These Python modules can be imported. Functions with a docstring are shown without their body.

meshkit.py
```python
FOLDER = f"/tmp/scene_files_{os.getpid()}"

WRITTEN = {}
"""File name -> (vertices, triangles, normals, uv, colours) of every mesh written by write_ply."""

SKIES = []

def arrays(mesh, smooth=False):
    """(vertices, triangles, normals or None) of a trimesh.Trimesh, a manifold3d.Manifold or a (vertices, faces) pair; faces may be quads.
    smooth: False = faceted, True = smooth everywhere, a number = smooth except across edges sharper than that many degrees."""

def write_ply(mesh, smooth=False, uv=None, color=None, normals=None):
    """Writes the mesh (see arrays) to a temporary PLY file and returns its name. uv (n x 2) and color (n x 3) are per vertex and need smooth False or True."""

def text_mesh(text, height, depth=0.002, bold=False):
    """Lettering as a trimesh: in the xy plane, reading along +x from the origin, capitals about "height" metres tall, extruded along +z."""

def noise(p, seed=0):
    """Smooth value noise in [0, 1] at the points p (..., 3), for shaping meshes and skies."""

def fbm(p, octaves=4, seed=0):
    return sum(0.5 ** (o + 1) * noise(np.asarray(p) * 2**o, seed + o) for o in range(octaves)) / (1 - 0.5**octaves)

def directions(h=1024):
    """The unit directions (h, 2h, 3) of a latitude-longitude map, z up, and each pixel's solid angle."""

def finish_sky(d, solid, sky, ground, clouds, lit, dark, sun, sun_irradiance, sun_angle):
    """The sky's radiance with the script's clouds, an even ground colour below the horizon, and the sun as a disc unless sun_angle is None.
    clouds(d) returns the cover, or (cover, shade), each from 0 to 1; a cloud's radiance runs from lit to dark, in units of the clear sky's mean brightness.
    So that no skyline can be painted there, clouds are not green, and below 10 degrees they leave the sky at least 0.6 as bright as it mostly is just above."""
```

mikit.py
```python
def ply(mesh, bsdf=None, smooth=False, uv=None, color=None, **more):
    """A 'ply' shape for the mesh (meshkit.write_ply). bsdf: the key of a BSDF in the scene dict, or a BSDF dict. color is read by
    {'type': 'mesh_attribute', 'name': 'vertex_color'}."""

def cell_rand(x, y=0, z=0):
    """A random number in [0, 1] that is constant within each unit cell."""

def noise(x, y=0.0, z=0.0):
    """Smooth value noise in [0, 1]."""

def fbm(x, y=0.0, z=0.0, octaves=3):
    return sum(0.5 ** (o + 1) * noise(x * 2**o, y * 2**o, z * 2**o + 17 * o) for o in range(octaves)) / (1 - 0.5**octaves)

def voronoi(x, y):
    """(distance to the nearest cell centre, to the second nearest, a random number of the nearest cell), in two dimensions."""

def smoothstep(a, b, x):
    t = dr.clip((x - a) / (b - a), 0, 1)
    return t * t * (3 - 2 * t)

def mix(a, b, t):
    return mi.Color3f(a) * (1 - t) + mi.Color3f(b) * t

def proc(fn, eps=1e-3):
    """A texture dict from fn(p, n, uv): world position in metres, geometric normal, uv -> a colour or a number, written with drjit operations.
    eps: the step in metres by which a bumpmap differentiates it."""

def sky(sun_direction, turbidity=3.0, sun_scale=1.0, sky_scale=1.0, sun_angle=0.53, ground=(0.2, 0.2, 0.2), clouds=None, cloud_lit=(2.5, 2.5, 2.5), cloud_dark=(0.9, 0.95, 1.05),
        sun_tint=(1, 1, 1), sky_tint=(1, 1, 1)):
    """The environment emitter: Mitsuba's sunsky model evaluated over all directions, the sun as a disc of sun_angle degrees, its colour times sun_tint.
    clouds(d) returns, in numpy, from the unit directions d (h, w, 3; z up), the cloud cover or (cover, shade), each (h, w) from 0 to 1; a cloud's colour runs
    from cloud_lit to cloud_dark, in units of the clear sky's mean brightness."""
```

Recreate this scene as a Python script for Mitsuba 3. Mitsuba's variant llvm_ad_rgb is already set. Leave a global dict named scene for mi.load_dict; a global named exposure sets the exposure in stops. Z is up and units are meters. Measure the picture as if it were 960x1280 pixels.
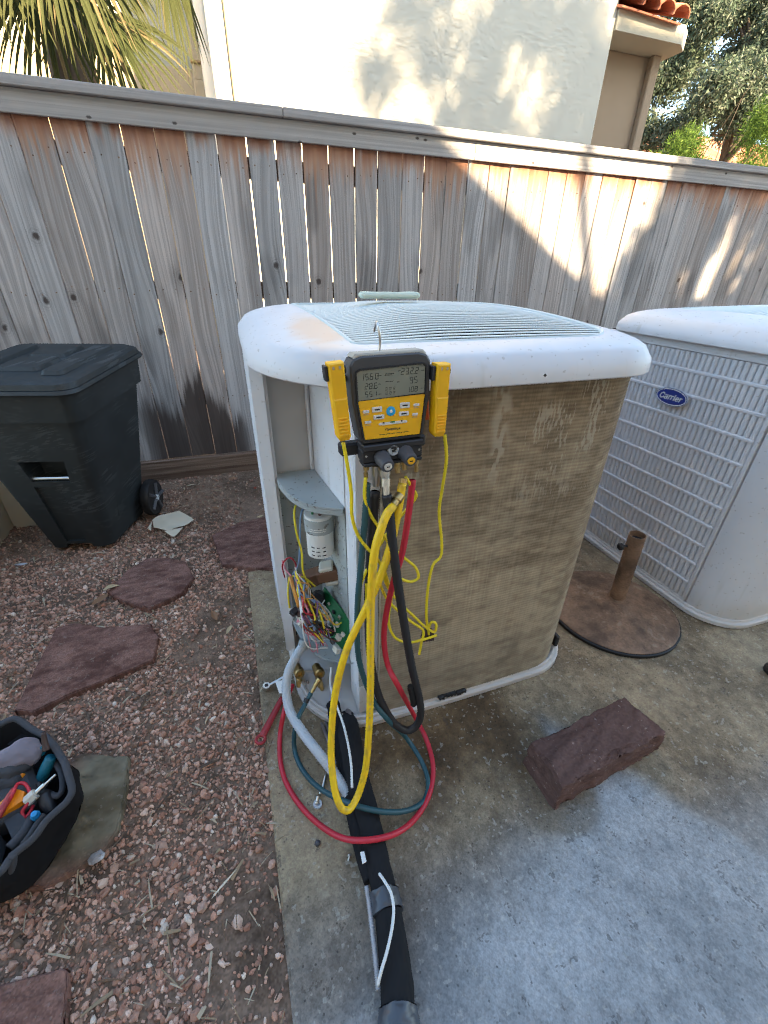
"""Back yard with two outdoor air-conditioning condensers, gauges hung on the opened one, by a wooden fence."""
import math, random
import numpy as np, trimesh, manifold3d as m3, drjit as dr, mitsuba as mi
import shapely.geometry as sg
import mikit, meshkit
from mikit import noise, fbm, voronoi, cell_rand, smoothstep, mix, proc

T = mi.ScalarTransform4f
SUN = (0.25, -1.0, 0.65)
exposure = 4.62
scene, labels = {'type': 'scene'}, {}
E0 = np.array([0, 0, 1.22]); FWD = np.array([0.28659, 0.819707, -0.49593]); UPV = np.array([0.145481, 0.474407, 0.868201])
scene['camera'] = {'type': 'perspective', 'fov': 83.947, 'fov_axis': 'x', 'near_clip': 0.02, 'far_clip': 400.0,
                   'to_world': T().look_at(origin=E0.tolist(), target=(E0 + FWD).tolist(), up=UPV.tolist())}
scene['sky'] = mikit.sky(SUN, turbidity=3.0, ground=(0.22, 0.2, 0.17), sun_scale=0.8, sky_tint=(1.13, 1.0, 0.85), sun_tint=(1.0, .97, .90))
rng = np.random.default_rng(7); rnd = random.Random(7)
V3 = lambda *a: np.array(a, float)

# ------------------------------------------------------------------ helpers
def numbered(key):
    k, i = key, 0
    while k in labels or k in scene or any(s.startswith(k + '__') for s in scene):
        i += 1; k = f'{key}_{i:03d}'
    return k
_n = {}
def part(parent, name, mesh, bsdf, smooth=False, label=None, color=None, kind=None, **kw):
    base = f'{parent}__{name}'; c = _n.get(base, 0); _n[base] = c + 1
    k = base if c == 0 else f'{base}_{c:03d}'
    scene[k] = mikit.ply(mesh, bsdf, smooth=smooth, color=color, **kw)
    d = {}
    if label: d['label'] = label
    if kind: d['kind'] = kind
    if d: labels[k] = d
    return k
def thing(name, label, cat, group=None):
    k = numbered(name); labels[k] = {'label': label, 'category': cat}
    if group: labels[k]['group'] = group
    return k
def solo(name, mesh, bsdf, label, cat, group=None, smooth=False, color=None, kind=None):
    k = thing(name, label, cat, group)
    if kind: labels[k]['kind'] = kind
    scene[k] = mikit.ply(mesh, bsdf, smooth=smooth, color=color); return k
def struct(name, mesh, bsdf, label, smooth=False):
    scene[name] = mikit.ply(mesh, bsdf, smooth=smooth); labels[name] = {'label': label, 'kind': 'structure'}; return name
cat_ = trimesh.util.concatenate
def hullm(pts):
    m = m3.Manifold.hull_points(np.asarray(pts, np.float64)); k = m.to_mesh()
    return trimesh.Trimesh(k.vert_properties[:, :3], k.tri_verts, process=False)
def box(x0, x1, y0, y1, z0, z1, c=0.0):
    """Box, its edges chamfered by c."""
    if c <= 0:
        b = trimesh.creation.box((x1 - x0, y1 - y0, z1 - z0)); b.apply_translation(((x0 + x1) / 2, (y0 + y1) / 2, (z0 + z1) / 2)); return b
    P = []
    for x, sx in ((x0, 1), (x1, -1)):
        for y, sy in ((y0, 1), (y1, -1)):
            for z, sz in ((z0, 1), (z1, -1)):
                P += [(x, y + sy * c, z + sz * c), (x + sx * c, y, z + sz * c), (x + sx * c, y + sy * c, z)]
    return hullm(P)
def spline(pts, n=8):
    P = np.asarray(pts, float); Q = np.vstack([2 * P[0] - P[1], P, 2 * P[-1] - P[-2]]); out = []
    for i in range(1, len(Q) - 2):
        for t in np.arange(n) / n:
            a, b, c, d = Q[i - 1], Q[i], Q[i + 1], Q[i + 2]
            out.append(0.5 * (2 * b + (c - a) * t + (2 * a - 5 * b + 4 * c - d) * t * t + (3 * b - a - 3 * c + d) * t ** 3))
    out.append(P[-1]); return np.array(out)
def tube(pts, r, sec=10, n=8, smoothpath=True, flat=1.0):
    P = spline(pts, n) if smoothpath and len(pts) > 2 else np.asarray(pts, float)
    L = len(P); R = r(np.linspace(0, 1, L)) if callable(r) else np.full(L, float(r))
    tan = np.gradient(P, axis=0); tan /= np.linalg.norm(tan, axis=1, keepdims=True) + 1e-12
    a = np.cross(tan[0], [0, 0, 1.0]);
    if np.linalg.norm(a) < 1e-3: a = np.cross(tan[0], [1.0, 0, 0])
    a /= np.linalg.norm(a); verts = []; th = np.arange(sec) / sec * 2 * np.pi
    for i in range(L):
        a = a - tan[i] * (a @ tan[i]); a /= np.linalg.norm(a); b = np.cross(tan[i], a)
        verts.append(P[i] + R[i] * (np.cos(th)[:, None] * a + flat * np.sin(th)[:, None] * b))
    v = np.vstack(verts + [P[:1], P[-1:]]); f = []
    i, j = np.meshgrid(np.arange(L - 1), np.arange(sec), indexing='ij'); i, j = i.ravel(), j.ravel(); k = (j + 1) % sec
    f = np.vstack([np.c_[i * sec + j, i * sec + k, (i + 1) * sec + k], np.c_[i * sec + j, (i + 1) * sec + k, (i + 1) * sec + j]])
    q = np.arange(sec); q2 = (q + 1) % sec
    f = np.vstack([f, np.c_[np.full(sec, L * sec), q2, q], np.c_[np.full(sec, L * sec + 1), (L - 1) * sec + q, (L - 1) * sec + q2]])
    return trimesh.Trimesh(v, f, process=False)
def rod(a, b, r, sec=12): return tube([a, b], r, sec, smoothpath=False)
def lathe(prof, a, d, sec=28):
    """Solid of revolution about the axis from point a along d; prof = [(distance along, radius)]."""
    d = np.array(d, float); d /= np.linalg.norm(d); u = np.cross(d, [0, 0, 1.0])
    if np.linalg.norm(u) < 1e-3: u = V3(1, 0, 0)
    u /= np.linalg.norm(u); w = np.cross(d, u); th = np.arange(sec) / sec * 2 * np.pi
    ring = np.cos(th)[:, None] * u + np.sin(th)[:, None] * w
    v = np.vstack([np.asarray(a) + d * t + ring * max(r, 1e-5) for t, r in prof]); n = len(prof); f = []
    for i in range(n - 1):
        for j in range(sec):
            k = (j + 1) % sec; f += [(i * sec + j, i * sec + k, (i + 1) * sec + k), (i * sec + j, (i + 1) * sec + k, (i + 1) * sec + j)]
    v = np.vstack([v, np.asarray(a) + d * prof[0][0], np.asarray(a) + d * prof[-1][0]])
    for j in range(sec):
        k = (j + 1) % sec; f += [(n * sec, k, j), (n * sec + 1, (n - 1) * sec + j, (n - 1) * sec + k)]
    m = trimesh.Trimesh(v, f, process=False); m.fix_normals() if False else None
    return m
def prism(poly, z0, z1, bev=0.0):
    p = sg.Polygon(poly) if not isinstance(poly, sg.Polygon) else poly
    m = trimesh.creation.extrude_polygon(p, z1 - z0, engine='earcut'); m.apply_translation((0, 0, z0)); return m
def plate(pts, th):
    """A flat polygon of points in space, thickened by th along its normal."""
    P = np.asarray(pts, float); o = P.mean(0); _, _, vt = np.linalg.svd(P - o); n = vt[2]
    if n @ (E0 - o) < 0: n = -n
    m = hullm(np.vstack([P, P - n * th])); return m
def loft(rings, closed_top=False, closed_bottom=False):
    n = len(rings[0]); v = np.vstack(rings); f = []
    for i in range(len(rings) - 1):
        j = np.arange(n); k = (j + 1) % n
        f.append(np.c_[i * n + j, i * n + k, (i + 1) * n + k]); f.append(np.c_[i * n + j, (i + 1) * n + k, (i + 1) * n + j])
    f = np.vstack(f)
    for flag, i, flip in ((closed_top, len(rings) - 1, False), (closed_bottom, 0, True)):
        if flag:
            c = rings[i].mean(0); v = np.vstack([v, c]); j = np.arange(n) + i * n; k = (np.arange(n) + 1) % n + i * n
            t = np.c_[j, k, np.full(n, len(v) - 1)]; f = np.vstack([f, t[:, ::-1] if flip else t])
    return trimesh.Trimesh(v, f, process=False)
def rloop(x0, x1, y0, y1, rad, z, n=10, bulge=0.0, m=6):
    """Rounded rectangle as a closed ring, counter-clockwise from the front left corner; rad = radii (front left, front right, back right, back left)."""
    cs = [(x0, y0, rad[0], 180), (x1, y0, rad[1], 270), (x1, y1, rad[2], 0), (x0, y1, rad[3], 90)]; P = []
    for cx, cy, r, a0 in cs:
        ox = cx + r if cx == x0 else cx - r; oy = cy + r if cy == y0 else cy - r
        for t in np.linspace(0, 1, n):
            a = math.radians(a0 + 90 * t); P.append((ox + r * math.cos(a), oy + r * math.sin(a)))
    Q = []
    for i in range(len(P)):
        Q.append(P[i])
        if i % n == n - 1:
            b = P[(i + 1) % len(P)]
            for t in np.arange(1, m) / m: Q.append((P[i][0] * (1 - t) + b[0] * t, P[i][1] * (1 - t) + b[1] * t))
    Q = np.array(Q); cx, cy = (x0 + x1) / 2, (y0 + y1) / 2
    if bulge:
        u = np.clip(1 - ((Q[:, 0] - cx) / (x1 - x0) * 2) ** 2, 0, 1); w = np.clip(1 - ((Q[:, 1] - cy) / (y1 - y0) * 2) ** 2, 0, 1)
        Q[:, 1] += bulge * np.sign(Q[:, 1] - cy) * u * (np.abs(Q[:, 1] - cy) > 0.3 * (y1 - y0)); Q[:, 0] += bulge * np.sign(Q[:, 0] - cx) * w * (np.abs(Q[:, 0] - cx) > 0.3 * (x1 - x0))
    return np.c_[Q, np.full(len(Q), z) if np.isscalar(z) else z]
def strip(path, z0, z1, th):
    """Upright sheet along a plan path, th thick towards the inside (left of travel)."""
    P = np.asarray(path, float)[:, :2]; t = np.gradient(P, axis=0); t /= np.linalg.norm(t, axis=1, keepdims=True); nrm = np.c_[-t[:, 1], t[:, 0]]
    I = P + nrm * th; n = len(P)
    sec = [np.c_[P, np.full(n, z0)], np.c_[P, np.full(n, z1)], np.c_[I, np.full(n, z1)], np.c_[I, np.full(n, z0)]]
    v = np.vstack(sec); f = []
    for a in range(4):
        b = (a + 1) % 4
        for i in range(n - 1): f += [(a * n + i, a * n + i + 1, b * n + i + 1), (a * n + i, b * n + i + 1, b * n + i)]
    for i, fl in ((0, 1), (n - 1, 0)):
        q = [i, n + i, 2 * n + i, 3 * n + i]; t = [(q[0], q[1], q[2]), (q[0], q[2], q[3])]; f += [x[::-1] if not fl else x for x in t]
    m = trimesh.Trimesh(v, f, process=False)
    return m
def place(mesh, M):
    m = mesh.copy(); m.apply_transform(M); return m
def frame(o, r, u):
    r = np.array(r, float); r /= np.linalg.norm(r); u = np.array(u, float); u -= r * (u @ r); u /= np.linalg.norm(u); M = np.eye(4)
    M[:3, 0], M[:3, 1], M[:3, 2], M[:3, 3] = r, u, np.cross(r, u), o; return M
def roughen(m, amp, freq, seed=0, edge=None):
    m = m.copy()
    if edge: v, f = trimesh.remesh.subdivide_to_size(m.vertices, m.faces, edge); m = trimesh.Trimesh(v, f); m.merge_vertices()
    n = m.vertex_normals; m.vertices = m.vertices + n * ((meshkit.fbm(m.vertices * freq, 3, seed) - .5) * 2 * amp)[:, None]; return m

# ------------------------------------------------------------------ materials
def mat(key, rgb, rough=0.6, metallic=0.0, spec=0.5, bump=None, bscale=0.002, two=False, **kw):
    b = {'type': 'principled', 'base_color': {'type': 'rgb', 'value': list(rgb)} if not isinstance(rgb, dict) else rgb,
         'roughness': rough, 'metallic': metallic, 'specular': spec, **kw}
    if bump is not None: b = {'type': 'bumpmap', 'arbitrary': bump, 'scale': bscale, 'bsdf': b}
    if two: b = {'type': 'twosided', 'bsdf': b}
    scene[key] = b; return key
VC = {'type': 'mesh_attribute', 'name': 'vertex_color'}

def f_picket(p, n, uv):
    i = dr.floor((p.x + 0.76) / 0.1415); r = cell_rand(i, 3, 1); r2 = cell_rand(i, 9, 2)
    wob = (noise(p.x * 6, p.z * 2.2, i) - .5) * .06
    g = fbm((p.x + wob) * 130 + i * 7, p.z * 1.6, i, 4); fine = noise((p.x + wob) * 420, p.z * 9, i)
    c = mix((.258, .245, .24), (.465, .447, .437), smoothstep(.22, .8, g) * .75 + fine * .25)
    c = c * (0.84 + 0.32 * r); c = c * mix((.98, 1.0, 1.03), (1.06, .97, .92), r2)
    blotch = smoothstep(.5, .75, fbm(p.x * 9 + i, p.z * 2.6, 5, 3)); c = c * (1 - .3 * blotch)
    u, v = (p.x + .76) / .1415, p.z / .34 + r * 5
    kd, k2, kw = voronoi(u * .5, v); kr = kd * 1.0
    kr = kr + .03 * (noise(p.x * 90, p.z * 60, i) - .5); knot = (1 - smoothstep(.025, .06, kr)) * dr.select(kw > .72, 1.0, 0.0); halo = (1 - smoothstep(.06, .17, kr)) * (.6 + .4 * dr.sin(kr * 160)) * dr.select(kw > .72, 1.0, 0.0)
    c = mix(c, mi.Color3f(c) * .72, halo * .8); c = mix(c, (.06, .045, .04), knot * .9)
    top = smoothstep(1.755 - .34 * fbm(p.x * 90, p.z * 2.5, i, 3) * (.35 + r2), 1.775, p.z) * smoothstep(.05, .55, r2 * .5 + noise(p.x * 30, 2, i) * .6)
    c = mix(c, mix((.40, .20, .11), (.19, .065, .035), smoothstep(1.66, 1.79, p.z - .05 * noise(p.x * 60, 1., i))), top * .9)
    wx = smoothstep(-.62, -.5, p.x) * (1 - smoothstep(-.02, .10, p.x)); h = .42 + .16 * noise(p.x * 9, 4.0) + .05 * noise(p.x * 40, 1.0) + .12 * (r - .5) + .10 * (noise(p.x * 130, p.z * 6) - .5) - .22 * smoothstep(-.2, .05, p.x)
    wet = wx * (1 - smoothstep(h - .10, h + .05, p.z)); c = mix(c, (.045, .032, .028), wet * .88)
    return c
mat('picket_wood', proc(f_picket), .85, spec=.2)
def f_rail(p, n, uv):
    g = fbm(p.x * 1.8, p.y * 90 + 3, p.z * 110, 3); fine = noise(p.x * 7, p.z * 400, p.y * 300)
    c = mix((.25, .236, .232), (.50, .482, .475), smoothstep(.2, .8, g) * .7 + fine * .3)
    c = mix(c, (.33, .305, .29), smoothstep(.4, .7, fbm(p.x * .9, p.z * 4, 3, 2)) * .5)
    kd, k2, kw = voronoi(p.x / .3, p.z * 6 + .3); kn = (1 - smoothstep(.02, .05, kd)) * dr.select(kw > .4, 1., 0.)
    c = mix(c, (.06, .05, .045), kn * .9)
    return c
mat('rail_wood', proc(f_rail), .8, spec=.25)
def f_kick(p, n, uv):
    return mix((.10, .062, .045), (.24, .17, .13), smoothstep(.2, .8, fbm(p.x * 2, p.z * 70, p.y * 60, 3))) * (.8 + .4 * noise(p.x * 9, p.z * 200))
mat('kick_wood', proc(f_kick), .8, spec=.2)

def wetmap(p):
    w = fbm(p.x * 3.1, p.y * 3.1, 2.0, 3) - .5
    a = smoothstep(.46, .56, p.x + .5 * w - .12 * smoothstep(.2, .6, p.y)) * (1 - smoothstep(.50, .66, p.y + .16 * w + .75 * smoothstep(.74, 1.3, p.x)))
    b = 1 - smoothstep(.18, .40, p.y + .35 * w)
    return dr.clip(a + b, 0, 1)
def f_conc(p, n, uv):
    s = noise(p.x * 420, p.y * 420) * .5 + noise(p.x * 190, p.y * 190, 3) * .5; m = fbm(p.x * 38, p.y * 38, 1, 3); l = fbm(p.x * 5, p.y * 5, 3, 3); w = wetmap(p)
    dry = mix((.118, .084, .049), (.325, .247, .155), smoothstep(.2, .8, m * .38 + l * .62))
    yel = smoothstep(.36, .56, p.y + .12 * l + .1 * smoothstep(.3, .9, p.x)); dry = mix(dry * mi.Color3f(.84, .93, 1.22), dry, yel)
    pale_conc = mix((.225, .224, .222), (.365, .364, .364), smoothstep(.25, .75, m * .4 + l * .6))  # paler grey concrete, blended in by wetmap
    c = mix(dry, pale_conc, w * .92)
    edge = smoothstep(.75, .95, fbm(p.x * 11, p.y * 11, 8, 3)); c = mix(c, mi.Color3f(c) * .72, edge)
    # damp, dark stains: about the unit's base and the loose block, and down the line set
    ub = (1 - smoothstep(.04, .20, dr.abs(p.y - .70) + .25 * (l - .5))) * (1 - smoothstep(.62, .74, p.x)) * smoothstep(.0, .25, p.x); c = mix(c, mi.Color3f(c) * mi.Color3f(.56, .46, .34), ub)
    dx, dy = (p.x - .66) / .12, (p.y - .41) / .09; br = 1 - smoothstep(.7, 1.1, dr.sqrt(dx * dx + dy * dy) + (l - .5) * .8); c = mix(c, (.16, .125, .085), br * .85)
    q = dr.abs((p.x - .62) - (-.62) * (p.y - .25)); lines = (1 - smoothstep(.0025, .006, dr.abs(q - .07))) * (1 - smoothstep(.16, .34, dr.abs(p.y - .12)))
    c = mix(c, mi.Color3f(c) * 1.18, lines * .55 * noise(p.y * 60, p.x * 30)); c = c * (1 - .1 * (1 - smoothstep(.05, .08, q)) * w)
    chip = smoothstep(.70, .78, fbm(p.x * 95, p.y * 95, 4, 3)); c = mix(c, (.42, .39, .34), chip * .4); dark = smoothstep(.86, .90, noise(p.x * 45 + 9, p.y * 45, 6)) * smoothstep(.5, .6, noise(p.x * 300, p.y * 300)); c = mix(c, (.07, .055, .045), dark * .5)
    pd, p2, pw = voronoi(p.x * 26, p.y * 26); pore = (1 - smoothstep(.03, .075, pd)) * dr.select(pw > .55, 1., 0.); c = mix(c, mi.Color3f(c) * .35, pore * .8)
    return c * (.66 + .68 * s)
def f_concr(p, n, uv):
    film = smoothstep(.47, .52, p.x + .3 * (fbm(p.x * 6, p.y * 6, 2., 2) - .5)) * (1 - smoothstep(.46, .60, p.y + .2 * (fbm(p.x * 5, p.y * 5, 9., 2) - .5))) * (1 - smoothstep(.75, 1.05, p.x))
    return dr.clip(.74 - .40 * wetmap(p) - .16 * film + .2 * (noise(p.x * 60, p.y * 60) - .5), .14, 1)
mat('concrete', proc(f_conc), .7, spec=.5, bump=proc(lambda p, n, uv: fbm(p.x * 160, p.y * 160, 1.0, 2) + 1.4 * fbm(p.x * 18, p.y * 18, 5.0, 2), 2e-3), bscale=.0012)
scene['concrete']['bsdf']['roughness'] = proc(f_concr)
def f_soil(p, n, uv):
    l = fbm(p.x * 4, p.y * 4, 1, 3); m = fbm(p.x * 55, p.y * 55, 2, 3)
    c = mix((.115, .078, .055), (.30, .205, .15), m); d = smoothstep(.45, .7, l + .25 * smoothstep(-.5, -.2, p.x) * (1 - smoothstep(.35, .55, p.y))); return mix(c, mi.Color3f(c) * .62, d) * (.7 + .6 * noise(p.x * 260, p.y * 260))
mat('soil', proc(f_soil), .95, spec=.1, bump=proc(lambda p, n, uv: fbm(p.x * 90, p.y * 90, 0., 3), 2e-3), bscale=.006)
def f_flag(p, n, uv):
    m = fbm(p.x * 14, p.y * 30, 1, 3); s = noise(p.x * 300, p.y * 300)
    c = mix((.10, .047, .037), (.26, .142, .112), smoothstep(.2, .8, m * .6 + .4 * fbm(p.x * 40, p.y * 70, 6, 3))); c = c * (.75 + .5 * s)
    green = 1 - smoothstep(.12, .2, dr.sqrt(dr.square(p.x + .50) + dr.square((p.y - .80))) + .12 * (fbm(p.x * 9, p.y * 9, 4, 3) - .5))
    green = green * smoothstep(.62, .74, p.y + .10 * fbm(p.x * 14, p.y * 14, 6, 3)); c = mix(c, mix((.12, .10, .065), (.27, .24, .175), smoothstep(.25, .75, m * .5 + .5 * fbm(p.x * 26, p.y * 26, 3, 4))), green)
    return mix(c, (.3, .24, .2), smoothstep(.72, .8, fbm(p.x * 110, p.y * 110, 7, 3)) * .35)
mat('flagstone', proc(f_flag), .85, spec=.2, bump=proc(lambda p, n, uv: fbm(p.x * 22 + p.y * 6, p.y * 60, 2., 3) + .3 * fbm(p.x * 240, p.y * 240, 1., 2), 1.5e-3), bscale=.012)
mat('gravel_mix', VC, .85, spec=.2)
mat('litter_mix', VC, .8, spec=.2, two=True)
def f_paint(p, n, uv):
    l = fbm(p.x * 9, p.y * 9, p.z * 6, 3); st = fbm(p.x * 60, p.y * 60, p.z * 4, 2)
    c = mix((.57, .56, .57), (.65, .64, .655), l); c = mix(c, (.50, .465, .42), smoothstep(.60, .8, st * .5 + l * .5) * .6)
    sp = smoothstep(.72, .78, fbm(p.x * 120, p.y * 120, p.z * 100, 3)); c = mix(c, (.3, .25, .2), sp * .4)
    # warm orange patch on the shoulder beside the grille of the opened unit
    dx, dy = (p.x - .2) / .075, (p.y - 1.08) / .28; russet = (1 - smoothstep(.45, 1.1, dr.sqrt(dx * dx + dy * dy) + (l - .5))) * smoothstep(1.03, 1.07, p.z); c = mix(c, (.66, .47, .34), russet * .75)
    low = 1 - smoothstep(.02, .16, p.z + .08 * (l - .5)); return mix(c, (.42, .36, .28), low * .45)
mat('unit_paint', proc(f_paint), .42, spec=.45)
mat('grille_paint', (.56, .62, .62), .4, spec=.4)
def f_galv(p, n, uv):
    l = fbm(p.x * 12, p.y * 12, p.z * 12, 3); c = mix((.28, .305, .305), (.38, .405, .40), l)
    sp = smoothstep(.66, .72, fbm(p.x * 110 + p.y * 40, p.y * 110 - p.x * 50, p.z * 110, 3)); return mix(c, (.12, .10, .085), sp * .75)
mat('box_metal', proc(f_galv), .5, spec=.4)
def f_beigein(p, n, uv):
    l = fbm(p.x * 10, p.y * 10, p.z * 10, 3); return mix((.44, .42, .40), (.53, .51, .495), l)
mat('inner_metal', proc(f_beigein), .55, spec=.35)
def f_coil(p, n, uv):
    s = p.x + p.y * .6; h = p.z
    row = .5 + .5 * dr.sin(h * 2 * math.pi / .0092 + 1.2 * noise(s * 14, h * 5)); col = noise(s * 330, h * 4)
    l = fbm(s * 6, h * 3, 4, 3); m = fbm(s * 26, h * 60, 2, 3)
    c = mix((.20, .147, .095), (.42, .335, .23), smoothstep(.2, .8, m * .5 + l * .5)); c = c * (.80 + .22 * row) * (.90 + .2 * col)
    up = smoothstep(.62, 1.0, h); c = mix(c, mi.Color3f(c) * mi.Color3f(.72, .66, .6), up * .8)
    lo = 1 - smoothstep(.10, .42, h + .1 * (l - .5)); c = mix(c, mix((.21, .185, .145), (.33, .30, .25), m), lo * .4)
    band = noise(1.0, h * 26 + .8 * noise(s * 3, 1.0)); c = c * (.90 + .2 * band)
    bare = smoothstep(.60, .76, noise(s * 260, h * 70, 3) * .5 + noise(s * 26, h * 12, 8) * .5) * smoothstep(.66, .8, h) * smoothstep(.35, .6, noise(s * 7, h * 9, 2)); bare = dr.maximum(bare, (1 - smoothstep(.008, .03, dr.abs(s - 1.02 + .02 * noise(h * 30, 2.)))) * smoothstep(.74, .84, h) * smoothstep(.35, .6, noise(s * 120, h * 50)))
    return mix(c, (.50, .44, .35), bare * .45)
mat('coil_fins', proc(f_coil), .8, spec=.25)
def f_stucco(a, b):
    def f(p, n, uv): return mix(a, b, fbm(p.x * 3, p.y * 3, p.z * 3, 3))
    return f
STB = proc(lambda p, n, uv: fbm(p.x * 45, p.y * 45, p.z * 45, 2), 3e-3)
mat('cream_stucco', proc(f_stucco((.47, .455, .40), (.54, .525, .46))), .9, spec=.15, bump=STB, bscale=.008)
mat('beige_stucco', proc(f_stucco((.40, .375, .30), (.46, .43, .35))), .9, spec=.15)
mat('tan_trim', (.46, .36, .24), .85, spec=.15)
mat('gold_trim', (.50, .36, .17), .6)
mat('brown_stucco', (.30, .235, .175), .9, spec=.1)
mat('low_stucco', proc(f_stucco((.40, .35, .26), (.52, .465, .36))), .9, spec=.15, bump=STB, bscale=.006)
def f_tile(p, n, uv):
    return mix((.40, .135, .075), (.55, .24, .15), fbm(p.x * 5, p.y * 5, p.z * 5, 3)) * (.8 + .4 * cell_rand(dr.floor(p.x * 3.2), dr.floor(p.z * 4)))
mat('roof_tile', proc(f_tile), .8, spec=.2, two=True)
def f_bin(p, n, uv):
    l = fbm(p.x * 7, p.y * 7, p.z * 7, 3); sc = smoothstep(.60, .80, fbm((p.x + p.y * .6) * 30 + p.z * 14, p.z * 70, 3, 3) * .45 + fbm(p.x * 6, p.y * 6, p.z * 7, 3) * .6)
    c = mix((.013, .017, .018), (.026, .032, .035), l); fs = smoothstep(.62, .70, noise((p.x - p.y) * 26 + p.z * 40, p.z * 230 - p.x * 60)) * smoothstep(.5, .7, fbm(p.x * 8, p.y * 8, p.z * 8, 2)); return mix(c, (.10, .11, .115), dr.clip(sc * .10 + fs * .26, 0, 1))
mat('bin_plastic', proc(f_bin), .5, spec=.45)
def f_rust(p, n, uv):
    l = fbm(p.x * 9, p.y * 9, p.z * 9, 3); l2 = fbm(p.x * 34, p.y * 34, p.z * 20, 3); return mix(mix((.075, .045, .030), (.27, .165, .105), smoothstep(.22, .78, l * .6 + l2 * .4)), (.30, .24, .18), smoothstep(.66, .76, l2) * .4) * (.8 + .4 * noise(p.x * 180, p.y * 180, p.z * 180))
mat('rusty_brown', proc(f_rust), .62, spec=.4, bump=proc(lambda p, n, uv: fbm(p.x * 70, p.y * 70, p.z * 70, 2), 2e-3), bscale=.002)
def f_block(p, n, uv):
    q, w = p.x * .94 + p.y * .33, -p.x * .33 + p.y * .94
    g = fbm(q * 6, w * 60, p.z * 60, 3); return mix((.068, .036, .030), (.155, .088, .074), g) * (.78 + .44 * noise(p.x * 220, p.y * 220, p.z * 220)) + mi.Color3f(.12, .10, .085) * smoothstep(.72, .80, fbm(p.x * 120, p.y * 120, p.z * 120, 3))
mat('block_red', proc(f_block), .8, spec=.25, bump=proc(lambda p, n, uv: fbm((p.x * .94 + p.y * .33) * 9, (-p.x * .33 + p.y * .94) * 70, p.z * 70, 2), 2e-3), bscale=.009)
mat('foam_black', (.016, .016, .0175), .85, spec=.2, bump=proc(lambda p, n, uv: fbm(p.x * 260, p.y * 30, p.z * 160, 2), 1e-3), bscale=.004)
mat('tape_grey', (.055, .06, .072), .35, spec=.6)
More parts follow.
